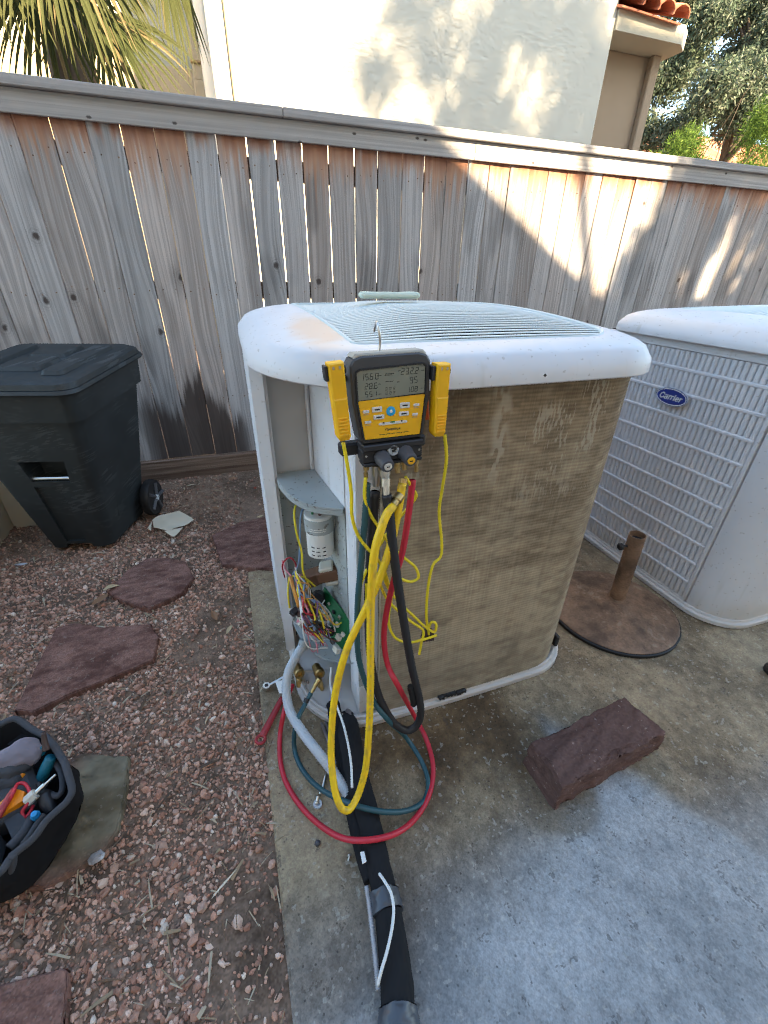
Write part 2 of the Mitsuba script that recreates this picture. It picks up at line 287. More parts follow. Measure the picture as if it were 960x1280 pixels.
mat('black_rubber', (.013, .013, .014), .5, spec=.4); mat('black_plastic', (.017, .017, .020), .42, spec=.5); mat('grey_dark', (.06, .06, .068), .5)
mat('hose_yellow', proc(lambda p, n, uv: mix((.80, .51, .012), (.42, .26, .05), smoothstep(.48, .8, fbm(p.x * 60, p.y * 60, p.z * 45, 3)) * .55)), .40, spec=.5); mat('hose_red', (.50, .022, .040), .4, spec=.5); mat('hose_teal', (.022, .075, .090), .4, spec=.5); mat('hose_black', (.020, .019, .021), .5, spec=.45)
mat('cord_yellow', (.78, .62, .02), .4); mat('brass', (.52, .37, .16), .38, 1.0); mat('steel', (.62, .61, .58), .28, 1.0); mat('copper_tube', (.30, .27, .27), .4, .7)
mat('gauge_yellow', (.80, .42, .004), .42, spec=.5); mat('lcd_grey', (.20, .205, .165), .25, spec=.5); mat('lcd_ink', (.030, .034, .028), .5); mat('button_white', (.62, .60, .55), .4); mat('blue_led', (.02, .33, .62), .25); mat('orange_red', (.55, .10, .02), .4); mat('ink_black', (.02, .02, .02), .5)
mat('white_plastic', (.70, .69, .66), .4); mat('off_white', (.56, .53, .45), .5); mat('grey_conduit', (.46, .48, .50), .45); mat('dusty_cap', (.36, .33, .28), .7); mat('cover_grey', (.05, .05, .055), .5)
mat('badge_blue', (.018, .035, .20), .3, spec=.6); mat('pcb_green', (.012, .15, .055), .45); mat('transformer_brown', (.17, .085, .05), .5); mat('brown_plastic', (.055, .03, .025), .5)
WIRES = {}
for k, c in dict(red=(.45, .02, .04), blue=(.20, .30, .45), yellow=(.75, .6, .03), orange=(.62, .28, .06), pink=(.6, .2, .24), white=(.66, .64, .6), brown=(.12, .05, .035), black=(.02, .02, .02), purple=(.25, .13, .3)).items(): WIRES[k] = mat('wire_' + k, c, .45)
mat('pale_pad', (.52, .57, .47), .7); mat('paper', (.62, .56, .44), .85, two=True); mat('dry_leaf', (.22, .12, .065), .8, two=True); mat('red_leaf', (.24, .055, .03), .8, two=True); mat('tan_leaf', (.42, .33, .2), .8, two=True)
mat('foil_grey', (.42, .42, .44), .3, .3, two=True); mat('bag_cloth', (.012, .012, .0135), .9, spec=.15); mat('bag_trim', (.06, .062, .07), .85, spec=.2); mat('glove_grey', (.19, .17, .20), .9); mat('glove_dark', (.05, .052, .058), .85)
mat('teal_tool', (.012, .14, .20), .4); mat('orange_tool', (.75, .24, .01), .4); mat('blue_tool', (.02, .25, .55), .35); mat('handle_red', (.34, .03, .035), .4)
mat('leaf_mix', {'type': 'rgb', 'value': [.06, .08, .03]}, .5)
for k, dt in (('leaf_vc', .45),):
    scene[k] = {'type': 'principledthin', 'base_color': VC, 'roughness': .5, 'diff_trans': dt, 'spec_trans': 0.0}
mat('bark', (.11, .085, .065), .9, spec=.1)
mat('house_shade', (.55, .50, .41), .9, spec=.1)

# ------------------------------------------------------------------ ground, slab, gravel
def grid(x0, x1, y0, y1, nx, ny, zf):
    x, y = np.meshgrid(np.linspace(x0, x1, nx), np.linspace(y0, y1, ny), indexing='ij'); v = np.c_[x.ravel(), y.ravel(), zf(x, y).ravel()]
    i, j = np.meshgrid(np.arange(nx - 1), np.arange(ny - 1), indexing='ij'); a = (i * ny + j).ravel()
    return trimesh.Trimesh(v, np.vstack([np.c_[a, a + ny, a + ny + 1], np.c_[a, a + ny + 1, a + 1]]), process=False)
far = box(-80, 80, -80, 80, -.3, -.05)
def soil_z(x, y):
    p = np.stack([x * 6, y * 6, x * 0], -1); return -.014 + .012 * (meshkit.fbm(p, 3, 4) - .5)
struct('ground', cat_([far, grid(-1.6, 5.2, -1.0, 3.3, 180, 130, soil_z)]), 'soil', 'brown soil ground under the gravel, on both sides of the fence', smooth=False)
struct('patio_slab', box(-.0715, 4.2, -1.35, 1.68, -.12, 0, .006), 'concrete', 'stained grey concrete slab under the units, paler and bluer towards the viewer')

ico = trimesh.creation.icosahedron(); IV, IF = np.array(ico.vertices), np.array(ico.faces)
def scatter_rocks(P, size, seed):
    r = np.random.default_rng(seed); n = len(P)
    sc = size[:, None] * r.uniform(.55, 1.15, (n, 3)) * [1, 1, .7]; q = r.normal(size=(n, 4)); q /= np.linalg.norm(q, axis=1)[:, None]; w, x, y, z = q.T
    R = np.stack([1 - 2 * (y * y + z * z), 2 * (x * y - w * z), 2 * (x * z + w * y), 2 * (x * y + w * z), 1 - 2 * (x * x + z * z), 2 * (y * z - w * x), 2 * (x * z - w * y), 2 * (y * z + w * x), 1 - 2 * (x * x + y * y)], -1).reshape(n, 3, 3)
    V = IV[None] * r.uniform(.72, 1.2, (n, 12, 1)); V = np.einsum('nij,nkj->nki', R, V * sc[:, None]) + P[:, None]
    F = IF[None] + (np.arange(n) * 12)[:, None, None]
    return V.reshape(-1, 3), F.reshape(-1, 3)
STONES = [
    [(-0.7954, 1.1628, 0.0000), (-0.7895, 1.3381, 0.0000), (-0.7790, 1.5243, 0.0000), (-0.7199, 1.5319, 0.0000), (-0.6135, 1.4756, 0.0000), (-0.4481, 1.4404, 0.0000), (-0.4078, 1.3498, 0.0000), (-0.4150, 1.2425, 0.0000), (-0.5380, 1.2045, 0.0000), (-0.6474, 1.1750, 0.0000), (-0.7412, 1.1365, 0.0000)],
    [(-0.6411, 1.6985, 0.0000), (-0.5863, 1.8369, 0.0000), (-0.5127, 1.9102, 0.0000), (-0.4169, 1.8869, 0.0000), (-0.3432, 1.8305, 0.0000), (-0.2991, 1.6919, 0.0000), (-0.3426, 1.5930, 0.0000), (-0.4618, 1.5337, 0.0000), (-0.5841, 1.6278, 0.0000)],
    [(-0.2281, 2.0325, 0.0000), (-0.0857, 2.1215, 0.0000), (0.1095, 2.1517, 0.0000), (0.1355, 1.8498, 0.0000), (0.0702, 1.6363, 0.0000), (-0.0685, 1.6926, 0.0000), (-0.1800, 1.7532, 0.0000)],
    [(-0.6261, 0.9265, -0.0000), (-0.5621, 0.9433, 0.0000), (-0.4382, 0.8930, 0.0000), (-0.4300, 0.7754, 0.0000), (-0.4340, 0.6998, 0.0000), (-0.4582, 0.6623, 0.0000), (-0.5109, 0.6406, 0.0000), (-0.5696, 0.6263, 0.0000), (-0.6585, 0.6470, 0.0000), (-0.7338, 0.7306, 0.0000), (-0.7575, 0.8834, 0.0000)],
    [(-0.6731, 0.4732, 0.0000), (-0.6005, 0.4792, 0.0000), (-0.4809, 0.4655, 0.0000), (-0.4706, 0.4181, 0.0000), (-0.4624, 0.3642, 0.0000), (-0.6152, 0.3873, 0.0000)],
]
SP = [sg.Polygon([q[:2] for q in s]) for s in STONES]
N = 58000
X = rng.uniform(-1.24, -.07, N); Yy = 0.12 + (2.88 - .12) * rng.random(N) ** 1.25
keep = np.ones(N, bool)
import shapely
for s in SP: keep &= ~shapely.contains_xy(s.buffer(-.004), X, Yy)
bare = meshkit.fbm(np.c_[X * 4, Yy * 4, X * 0], 3, 9) + .30 * np.clip((X + .5) / .3, 0, 1) * np.clip((.62 - Yy) / .2, 0, 1) + .18 * np.clip((Yy - 2.0) / .4, 0, 1)
keep &= rng.random(N) > np.clip((bare - .54) * 4.2, 0, .82)
X, Yy = X[keep], Yy[keep]
# a strip behind the units, seen under and beyond them
X2 = rng.uniform(-.06, 2.2, 4200); Y2 = rng.uniform(1.69, 2.88, 4200); ok = rng.random(4200) > .5; X, Yy = np.r_[X, X2[ok]], np.r_[Yy, Y2[ok]]
n = len(X); size = np.clip(rng.lognormal(np.log(.0046), .42, n), .0028, .014)
Pst = np.c_[X, Yy, soil_z(X, Yy) + size * .35]
gv, gf = scatter_rocks(Pst, size, 3)
pal = np.array([(.44, .25, .18), (.52, .33, .25), (.37, .195, .14), (.60, .44, .35), (.30, .19, .14), (.64, .54, .45), (.20, .14, .105)])
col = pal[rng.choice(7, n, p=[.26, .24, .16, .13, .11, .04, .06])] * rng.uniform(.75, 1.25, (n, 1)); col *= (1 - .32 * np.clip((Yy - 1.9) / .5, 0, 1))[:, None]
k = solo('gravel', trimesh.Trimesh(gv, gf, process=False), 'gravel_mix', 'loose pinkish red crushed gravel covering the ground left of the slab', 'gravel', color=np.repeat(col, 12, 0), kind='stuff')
# twigs, needles and crumbs of dry leaf
lv, lf, lc = [], [], []
for _ in range(2600):
    x, y = rng.uniform(-1.24, -.06), .15 + 2.7 * rng.random() ** 1.1; a = rng.uniform(0, 6.28); L = rng.uniform(.006, .034) if rng.random() < .8 else rng.uniform(.03, .07); w = rng.uniform(.0006, .0016) if rng.random() < .75 else rng.uniform(.0016, .004)
    if any(shapely.contains_xy(s, x, y) for s in SP) and rng.random() < .9: continue
    z = soil_z(np.array(x), np.array(y)) + .011 + rng.uniform(0, .004); d = V3(math.cos(a), math.sin(a), rng.uniform(-.1, .1)) * L / 2; s_ = V3(-math.sin(a), math.cos(a), .3) * w; b = V3(0, 0, .25 * L)
    c = V3(x, y, float(z)); i0 = len(lv) * 6; lv.append(np.array([c - d - s_, c - d + s_, c + s_ + b * .3, c - s_ + b * .3, c + d - s_ * .5, c + d + s_ * .5])); lf.append(np.array([(0, 1, 2), (0, 2, 3), (3, 2, 5), (3, 5, 4)]) + i0)
    lc.append(np.tile(np.array([(.30, .22, .14), (.16, .10, .065), (.42, .35, .25), (.10, .07, .05)])[rng.integers(4)], (6, 1)))
solo('leaf_litter', trimesh.Trimesh(np.vstack(lv), np.vstack(lf), process=False), 'litter_mix', 'dry twigs, needles and leaf crumbs strewn over the gravel', 'leaf litter', color=np.vstack(lc), kind='stuff')

SL = ['large reddish flagstone with a pointed near end, nearest the black bin but one', 'rounded rust brown flagstone in the gravel just in front of the black bin', 'dark brown flagstone at the slab corner behind the opened unit', 'moss green and tan flagstone carrying the black tool bag', 'brown flagstone cut by the bottom left corner of the picture']
for i, s in enumerate(STONES):
    q = SP[i].buffer(-.012).buffer(.012); q = sg.Polygon(spline(list(q.exterior.coords)[:-1] + [q.exterior.coords[0]], 3)[:, :2]).buffer(0)
    if q.geom_type != 'Polygon': q = max(q.geoms, key=lambda g: g.area)
    body = prism(q, -.03, .008); top = prism(q.buffer(-.003), .0079, .0115)
    m = cat_([body, top]); v, f = trimesh.remesh.subdivide_to_size(m.vertices, m.faces, .03); m = trimesh.Trimesh(v, f, process=True)
    up = m.vertices[:, 2] > .006; m.vertices[up, 2] += (.0035 * (meshkit.fbm(m.vertices[up] * [18, 26, 1], 3, i) - .5))
    jx = meshkit.fbm(np.c_[m.vertices[:, :2] * 38, np.full(len(m.vertices), i)], 2, 5) - .5; m.vertices[:, :2] += jx[:, None] * .006
    solo('stepping_stone', m, 'flagstone', SL[i], 'stepping stone', 'flagstones laid in the gravel')

# ------------------------------------------------------------------ the fence
FY = 2.89
fence = thing('wooden_fence', 'weathered grey board fence with a cap rail across the back of the yard', 'fence')
edges = [-.76 + .1415 * n_ + rnd.uniform(-.004, .004) for n_ in range(-9, 47)]
for a, (x0, x1) in enumerate(zip(edges[:-1], edges[1:])):
    nn = a - 9; g = {6: .010, 7: .0095, 8: .007, 9: .009, 10: .009, 11: .009, 12: .006, 13: .008, 14: .003, 15: .007, 16: .006}.get(nn, rnd.uniform(.0022, .0055))
    g0 = {7: .010, 8: .0095, 9: .007, 10: .009, 11: .009, 12: .009, 13: .006, 14: .008, 15: .003, 16: .007, 17: .006}.get(nn, .003)
    dy, tw = rnd.uniform(0, .004), rnd.uniform(-.002, .002); w = x1 - x0; b = box(x0 + g0 / 2, x1 - g / 2, FY + dy, FY + .017 + dy, .118 + rnd.uniform(-.004, .006), 1.868, .0022)
    b.vertices[:, 1] += (b.vertices[:, 0] - (x0 + x1) / 2) / w * tw * 2; b.vertices[:, 0] += (b.vertices[:, 2] - 1) * rnd.uniform(-.0016, .0016)
    part(fence, 'picket', b, 'picket_wood', label={5: 'picket stained dark by water at its foot, right of the bin'}.get(nn))
for x0, x1 in ((-2.1, 1.523), (1.526, 5.75)): part(fence, 'fascia_board', box(x0, x1, FY - .021, FY - .001, 1.781, 1.866, .002), 'rail_wood')
for x0, x1 in ((-2.1, .42), (.4225, 2.55), (2.5525, 5.75)): part(fence, 'cap_rail', box(x0, x1, FY - .047, FY + .06, 1.8675, 1.906, .003), 'rail_wood')
nl = []
for x0, x1 in zip(edges[:-1], edges[1:]):
    for z in (.49, 1.09, 1.66):
        for q in (.25, .74): nl.append(lathe([(0, .0034), (.0012, .003), (.0013, .0005)], (x0 + (x1 - x0) * q + rnd.uniform(-.008, .008), FY + .0008, z + rnd.uniform(-.02, .02)), (0, -1, 0), 7))
part(fence, 'nail', cat_(nl), 'rusty_brown', kind='stuff')
part(fence, 'kick_board', box(-2.1, 5.75, FY - .037, FY - .001, -.05, .122, .004), 'kick_wood')
for z in (.45, 1.05, 1.62): part(fence, 'back_rail', box(-2.1, 5.75, FY + .023, FY + .061, z, z + .089), 'kick_wood')
for x in (-1.7, .72, 3.1, 5.5): part(fence, 'post', box(x, x + .089, FY + .0612, FY + .15, -.4, 1.86), 'kick_wood')
wl = thing('low_stucco_wall', 'low cream stucco wall at the left edge beside the black bin', 'wall')
part(wl, 'return_wall', box(-1.226, -.95, 2.452, 2.62, -.1, .33, .006), 'low_stucco'); part(wl, 'side_wall', box(-1.50, -1.228, -.6, 2.62, -.1, .33, .006), 'low_stucco')

# ------------------------------------------------------------------ houses beyond the fence
HY = 5.2
ch = thing('cream_house', 'cream stucco house close behind the fence with a tiled eave at its right end', 'house')
part(ch, 'wall', box(.205, 4.225, HY, 9.5, -.3, 6.6, .01), 'cream_stucco', label='blank cream stucco wall in dappled sun')
part(ch, 'downspout', box(.352, .39, HY - .045, HY - .003, .1, 6.6, .004), 'gold_trim', label='narrow ochre downspout on the cream wall')
part(ch, 'recess_wall', box(4.228, 5.16, HY + .35, 9.4, -.3, 3.384, .01), 'brown_stucco', label='brown recessed wall under the tiled eave')
part(ch, 'corner_trim', box(5.07, 5.19, HY + .27, HY + .347, -.3, 3.384, .01), 'brown_stucco')
part(ch, 'corner_trim', box(4.235, 4.30, HY + .30, HY + .348, -.3, 3.384, .008), 'brown_stucco')
part(ch, 'eave_fascia', prism([(4.2275, HY - .02), (5.13, HY - .02), (5.30, HY + .10), (5.30, HY + 1.2), (4.2275, HY + 1.2)], 3.385, 3.535), 'beige_stucco')
def barrel(a, b, r, th=.012, n=7):
    a, b = V3(*a), V3(*b); d = b - a; s_ = np.cross(d, [0, 0, 1.0]); s_ /= np.linalg.norm(s_); u = np.cross(s_, d); u /= np.linalg.norm(u); P = []
    for t, rr in ((0, 1.0), (1, .9)):
        for k_ in range(n):
            an = math.pi * k_ / (n - 1)
            for q in (0, 1): P.append(a + d * t + (s_ * math.cos(an) + u * math.sin(an) * .8) * (rr * r - q * th))
    f = []
    for k_ in range(n - 1):
        o, e = 2 * k_, 2 * k_ + 2; O = 2 * n
        f += [(o, e, O + e), (o, O + e, O + o), (o + 1, O + e + 1, e + 1), (o + 1, O + o + 1, O + e + 1), (o, o + 1, e + 1), (o, e + 1, e)]
    return trimesh.Trimesh(P, f, process=False)
rf = part(ch, 'roof', hullm([(4.2, HY - .08, 3.54), (5.0, HY - .08, 3.51), (4.2, HY - .08, 3.525), (5.0, HY - .08, 3.495), (4.2, 9, 5.0), (5.0, 9, 4.96), (4.2, 9, 4.7), (5.0, 9, 4.66)]), 'roof_tile')
for c in range(4):
    for r_ in range(6):
        x = 4.32 + c * .2; y = HY - .13 + r_ * .36; z = 3.56 + r_ * .36 * .39 - (x - 4.2) * .04
        part(rf, 'tile', barrel((x, y, z), (x, y + .40, z + .40 * .39), .115), 'roof_tile')
bh = thing('beige_house', 'pale beige house with a moulded corner further back on the left', 'house')
part(bh, 'wall', box(-9, .2, 9.0, 13, -.3, 6.2), 'beige_stucco'); part(bh, 'base_band', box(-9, .10, 8.93, 8.997, -.3, 3.66, .01), 'tan_trim', label='tan lower band of the beige wall')
part(bh, 'pilaster', box(.10, .205, 8.90, 8.998, 3.665, 6.1, .01), 'tan_trim', label='thin tan moulding up the corner of the beige house')
for z0, z1, o in ((3.20, 3.32, .04), (3.325, 3.52, .10), (3.525, 3.70, .06), (3.705, 3.84, .12)): part(bh, 'capital', box(.095 - o * .3, .21 + o * .3, 8.90 - o, 8.927, z0, z1, .012), 'tan_trim')
th = thing('tiled_house', 'distant house with a reddish tile roof glimpsed under the trees at right', 'house')
part(th, 'wall', box(14.0, 34, 19.3, 28, -.3, 5.3), 'cream_stucco')
trf = part(th, 'roof', hullm([(13.6, 18.8, 5.4), (34, 18.8, 5.4), (13.6, 18.8, 5.25), (34, 18.8, 5.25), (13.6, 24.8, 8.2), (34, 24.8, 8.2), (13.6, 28, 5.3), (34, 28, 5.3)]), 'roof_tile')
for c in range(24):
    for r_ in range(12):
        x = 17.5 + c * .32; y = 18.72 + r_ * .44; part(trf, 'tile', barrel((x, y, 5.46 + r_ * .44 * .46), (x, y + .5, 5.46 + (r_ * .44 + .5) * .46), .15, n=5), 'roof_tile')

# ------------------------------------------------------------------ foliage
def leaves(C, L, W, seed, droop=.3, colors=None, var=.25):
    """One small folded leaf (four triangles) at every point of C."""
    r = np.random.default_rng(seed); n = len(C); d = r.normal(size=(n, 3)); d[:, 2] -= droop; d /= np.linalg.norm(d, axis=1)[:, None]
    s_ = np.cross(d, r.normal(size=(n, 3))); s_ /= np.linalg.norm(s_, axis=1)[:, None]; u = np.cross(d, s_); l = L * r.uniform(.6, 1.3, (n, 1)); w = W * r.uniform(.7, 1.2, (n, 1))
    V = np.stack([C, C + d * l * .5 + s_ * w + u * w * .3, C + d * l - u * w * .2, C + d * l * .5 - s_ * w + u * w * .3], 1).reshape(-1, 3)
    F = (np.array([(0, 1, 2), (0, 2, 3)])[None] + (np.arange(n) * 4)[:, None, None]).reshape(-1, 3)
    c = np.asarray(colors)[r.integers(len(colors), size=n)] * r.uniform(1 - var, 1 + var, (n, 1)); return trimesh.Trimesh(V, F, process=False), np.repeat(c, 4, 0)
def crown_points(blobs, n, seed, shell=.55):
    r = np.random.default_rng(seed); P = []; w = np.array([b[3] ** 2 for b in blobs]); w = w / w.sum()
    for b, k_ in zip(blobs, (w * n).astype(int)):
        q = r.normal(size=(k_, 3)); q /= np.linalg.norm(q, axis=1)[:, None]; rad = b[3] * (shell + (1 - shell) * r.random((k_, 1))) ; P.append(np.array(b[:3]) + q * rad * [1, 1, b[4] if len(b) > 4 else .8])
    return np.vstack(P)
def limbs(base, top, ends, r0, seed):
    r = np.random.default_rng(seed); base, top = V3(*base), V3(*top); ms = [tube([base, base * .5 + top * .5 + V3(.1, -.05, 0), top], lambda t: r0 * (1 - .45 * t), 9, 6)]
    for e in ends:
        e = V3(*e); mid = top * .5 + e * .5 + r.normal(size=3) * .15 * np.linalg.norm(e - top); ms.append(tube([base * .12 + top * .88, mid, e], lambda t: r0 * (.5 - .42 * t), 6, 5))
        for _ in range(3): ms.append(tube([mid, mid * .4 + e * .6 + r.normal(size=3) * .2, e + r.normal(size=3) * .25 * np.linalg.norm(e - top)], lambda t: r0 * (.2 - .16 * t), 5, 4))
    return cat_(ms)
r_ = np.random.default_rng(21)
# tall grey-green tree at top right
bl = [(x, 12 + r_.uniform(-1.2, 1.2), z, r_.uniform(.55, .95)) for x, z in [(12.6, 7.6), (13.6, 7.2), (14.6, 7.4), (12.3, 6.7), (13.2, 6.4), (14.3, 6.5), (15.3, 6.7), (12.4, 5.9), (13.4, 5.7), (14.7, 5.8), (15.8, 6.0), (13.0, 5.1), (14.2, 5.1), (15.5, 5.2), (12.9, 8.3), (14.1, 8.2), (15.4, 7.9), (16.4, 7.2), (13.6, 9.1), (15.2, 9.0), (12.1, 5.2), (11.9, 4.7), (12.6, 4.6), (11.8, 6.0), (11.7, 7.2), (11.9, 8.0)]]
mt, ct = leaves(crown_points(bl, 100000, 1, .15), .12, .027, 2, .5, [(.10, .135, .09), (.145, .18, .125), (.20, .225, .17), (.07, .10, .07)])
tr = thing('leafy_tree', 'tall grey-green tree with fine leaves and blue sky between, top right corner', 'tree')
part(tr, 'crown', mt, 'leaf_vc', color=ct); part(tr, 'trunk', limbs((15.2, 12.3, -.3), (14.6, 12.1, 4.6), [(b[0], b[1] + .2, b[2] - .15) for b in bl[9:22:3]], .17, 3), 'bark', smooth=True)
# feathery bright shrub above the right end of the fence
bl2 = [(x, 6.2 + r_.uniform(-.4, .5), z, r_.uniform(.28, .42), 1.0) for x, z in [(6.4, 2.5), (6.8, 2.75), (7.2, 2.95), (7.6, 3.1), (6.6, 2.2), (7.1, 2.4), (7.6, 2.5), (8.1, 3.0), (8.1, 2.4), (8.6, 2.8), (7.5, 1.9), (6.3, 1.8), (6.9, 1.6), (8.3, 1.8)]]
ms_, cs_ = leaves(crown_points(bl2, 26000, 5, .35), .075, .007, 6, -.5, [(.10, .17, .035), (.14, .21, .05), (.06, .11, .03)])
sh = thing('feathery_shrub', 'bright green feathery conifer shrub rising behind the right end of the fence', 'shrub')
part(sh, 'crown', ms_, 'leaf_vc', color=cs_); part(sh, 'trunk', limbs((7.3, 6.3, -.3), (7.3, 6.3, 1.4), [b[:3] for b in bl2[::2]], .06, 8), 'bark', smooth=True)
# fan palm at top left
pm = thing('fan_palm', 'fan palm hanging yellow-green fronds over the top left of the fence', 'palm tree')
def frond(hub, face, down, n_, L, seed, spread=2.3):
    r = np.random.default_rng(seed); hub = V3(*hub); f = V3(*face); f /= np.linalg.norm(f); d0 = V3(*down); d0 -= f * (d0 @ f); d0 /= np.linalg.norm(d0); s0 = np.cross(f, d0); Vv, Ff, Cc = [], [], []
    for k_ in range(n_):
        a = (k_ / (n_ - 1) - .5) * 2 * spread * .5 + r.normal() * .02; d = d0 * math.cos(a) + s0 * math.sin(a); l = L * r.uniform(.82, 1.08) * (1 - .18 * abs(k_ / (n_ - 1) - .5) * 2); m = 9
        p = hub.copy(); v = d.copy(); w0 = .017 * r.uniform(.8, 1.15); rows = []
        side = np.cross(f, d); side /= np.linalg.norm(side); dead = r.random() < .12
        g0 = V3(.038, .054, .022) if not dead else V3(.15, .115, .06); g1 = V3(.088, .094, .042) if not dead else V3(.20, .165, .09)
        for j in range(m + 1):
            t = j / m; w = w0 * (1 - t ** 1.6) * (.35 + 1.3 * min(1, t * 3)) * .62 + .0008; rows.append((p - side * w + f * w * .5, p, p + side * w + f * w * .5)); v = v + V3(0, 0, -.34 * t / m * 4.0) + f * .012; v /= np.linalg.norm(v); p = p + v * l / m
            Cc += [g0 * (1 - t) + g1 * t * r.uniform(.9, 1.1)] * 3
        i0 = len(Vv) * 0 + sum(len(q) for q in Vv) ; Vv.append(np.array(rows).reshape(-1, 3))
        for j in range(m):
            for q in (0, 1): a_ = i0 + j * 3 + q; Ff += [(a_, a_ + 1, a_ + 4), (a_, a_ + 4, a_ + 3)]
    return trimesh.Trimesh(np.vstack(Vv), Ff, process=False), np.array(Cc)
for q, (hub, face, down, n_, L, sp) in enumerate([((-1.02, 4.15, 2.98), (.1, -1, .35), (0, -.2, -1), 30, .86, 2.2), ((-.62, 4.05, 3.02), (-.1, -1, .3), (.25, -.1, -1), 40, .92, 2.0), ((-.50, 4.15, 3.0), (.2, -1, .2), (.16, 0, -1), 32, .82, 1.5), ((-.07, 5.6, 3.62), (.35, -1, .1), (.06, 0, -1), 22, 1.05, .62), ((-.80, 4.5, 2.80), (-.2, -1, .1), (.2, 0, -1), 34, .8, 2.6), ((-1.5, 4.3, 3.0), (.1, -1, .2), (0, 0, -1), 30, .9, 2.2), ((-.5, 4.75, 2.75), (0, -1, .1), (.1, 0, -1), 30, .75, 2.8)]):
    m, c = frond(hub, face, down, n_, L, q + 40, sp); fr = part(pm, 'frond', m, 'leaf_vc', color=c)
    part(fr, 'stalk', tube([(-.75, 4.75, 3.3), (V3(*hub) + V3(-.75, 4.75, 3.3)) / 2 + V3(0, 0, .12), hub], .014, 7), 'leaf_mix')
part(pm, 'trunk', roughen(tube([(-.85, 4.85, -.3), (-.8, 4.8, 1.6), (-.76, 4.77, 3.35)], lambda t: .17 - .03 * t, 14, 14), .02, 14), 'bark')

# ------------------------------------------------------------------ behind the viewer: the house and tree whose shade lies over the yard
oh = thing('stucco_house', 'gabled house behind the viewpoint whose roof shades the yard', 'house')
def hp(fx, fz, y): t = (FY - y); return fx + t * SUN[0], fz + t * SUN[2]
y0 = -3.2; (xa, za), (xb, zb) = hp(1.36, 1.84, y0), hp(2.66, 1.09, y0); sl = (za - zb) / (xa - xb); xr = -3.2; zr = zb + sl * (xr - xb); xl = 2 * xr - xb
gable = sg.Polygon([(xl + .4, -.3), (xb - .4, -.3), (xb - .4, zb - .2), (xr, zr - .35), (xl + .4, zb - .2)])
g = trimesh.creation.extrude_polygon(gable, 9.0, engine='earcut'); g.apply_transform(trimesh.transformations.rotation_matrix(math.pi / 2, (1, 0, 0))); g.apply_translation((0, y0 - .3, 0)); part(oh, 'wall', g, 'house_shade')
part(oh, 'roof', cat_([hullm([(xr, y, zr) for y in (y0, y0 - 9.6)] + [(xe, y, zb) for y in (y0, y0 - 9.6)] + [(xr, y, zr - .22) for y in (y0, y0 - 9.6)] + [(xe, y, zb - .22) for y in (y0, y0 - 9.6)]) for xe in (xb, xl)]), 'roof_tile')
part(oh, 'added_wing', box(xb - .38, 9.5, y0 - 1.2, y0 - .31, -.3, zb - .25), 'house_shade'); part(oh, 'added_wing_roof', box(xb - .36, 9.8, y0 - 1.3, y0, zb - .24, zb - .02), 'roof_tile')  # unseen wing added so its eave keeps the lower right fence shaded
ya = -5.2; (xc, zc), (xd, zd) = hp(4.86, 4.98, ya), hp(6.35, 4.98, ya); part(oh, 'added_shade_tower', box(xc, xd, ya - 1.0, ya, -.3, zc), 'house_shade')  # unseen tower added only to shade the recessed brown wall
stt = thing('shade_tree', 'leafy tree behind the viewpoint that dapples the sunlight', 'tree')
def up(fx, fz, y): x, z = hp(fx, fz, y); return (x, y, z)
B3 = [(*up(fx, fz, y), r3) for fx, fz, y, r3 in [(3.15, 1.25, -4.6, .42), (3.55, 1.75, -4.8, .50), (3.05, .95, -4.3, .40), (4.35, 1.15, -5.0, .36), (4.3, 1.9, -4.6, .55), (3.95, 2.4, -4.4, .5), (4.7, 1.2, -4.8, .5), (4.6, 2.6, -5, .6)]]
B4 = [(*up(fx, fz, y), r3) for fx, fz, y, r3 in [(2.2, 4.3, -4.6, .34), (2.75, 4.45, -4.8, .36), (3.3, 4.6, -4.6, .42), (3.9, 4.75, -4.9, .45), (2.45, 3.75, -4.6, .36), (3.0, 3.95, -4.5, .40), (3.6, 4.1, -4.7, .42), (4.1, 3.8, -4.6, .45), (3.3, 3.45, -4.9, .36), (4.0, 3.2, -4.6, .5), (2.9, 5.0, -4.6, .4), (3.8, 5.3, -4.7, .5), (4.6, 4.6, -4.8, .6), (4.6, 3.5, -5, .6), (4.45, 3.95, -4.7, .42), (4.15, 3.75, -4.5, .36), (4.4, 4.35, -4.6, .42), (4.3, 4.9, -4.8, .45), (3.55, 4.95, -4.7, .38), (2.5, 4.75, -4.6, .3), (3.3, 4.2, -4.6, .34)]]
ma, ca = leaves(crown_points(B3, 15000, 11, .1), .085, .030, 12, .2, [(.06, .10, .035), (.08, .12, .04)]); mb, cb = leaves(crown_points(B4, 15500, 13, .1), .085, .026, 14, .2, [(.06, .10, .035), (.08, .12, .04)])
part(stt, 'crown', cat_([ma, mb]), 'leaf_vc', color=np.vstack([ca, cb])); part(stt, 'trunk', limbs((6.6, -9.9, -.3), (5.6, -5.4, 5.4), [b[:3] for b in (B3 + B4)[::2]], .14, 15), 'bark', smooth=True)

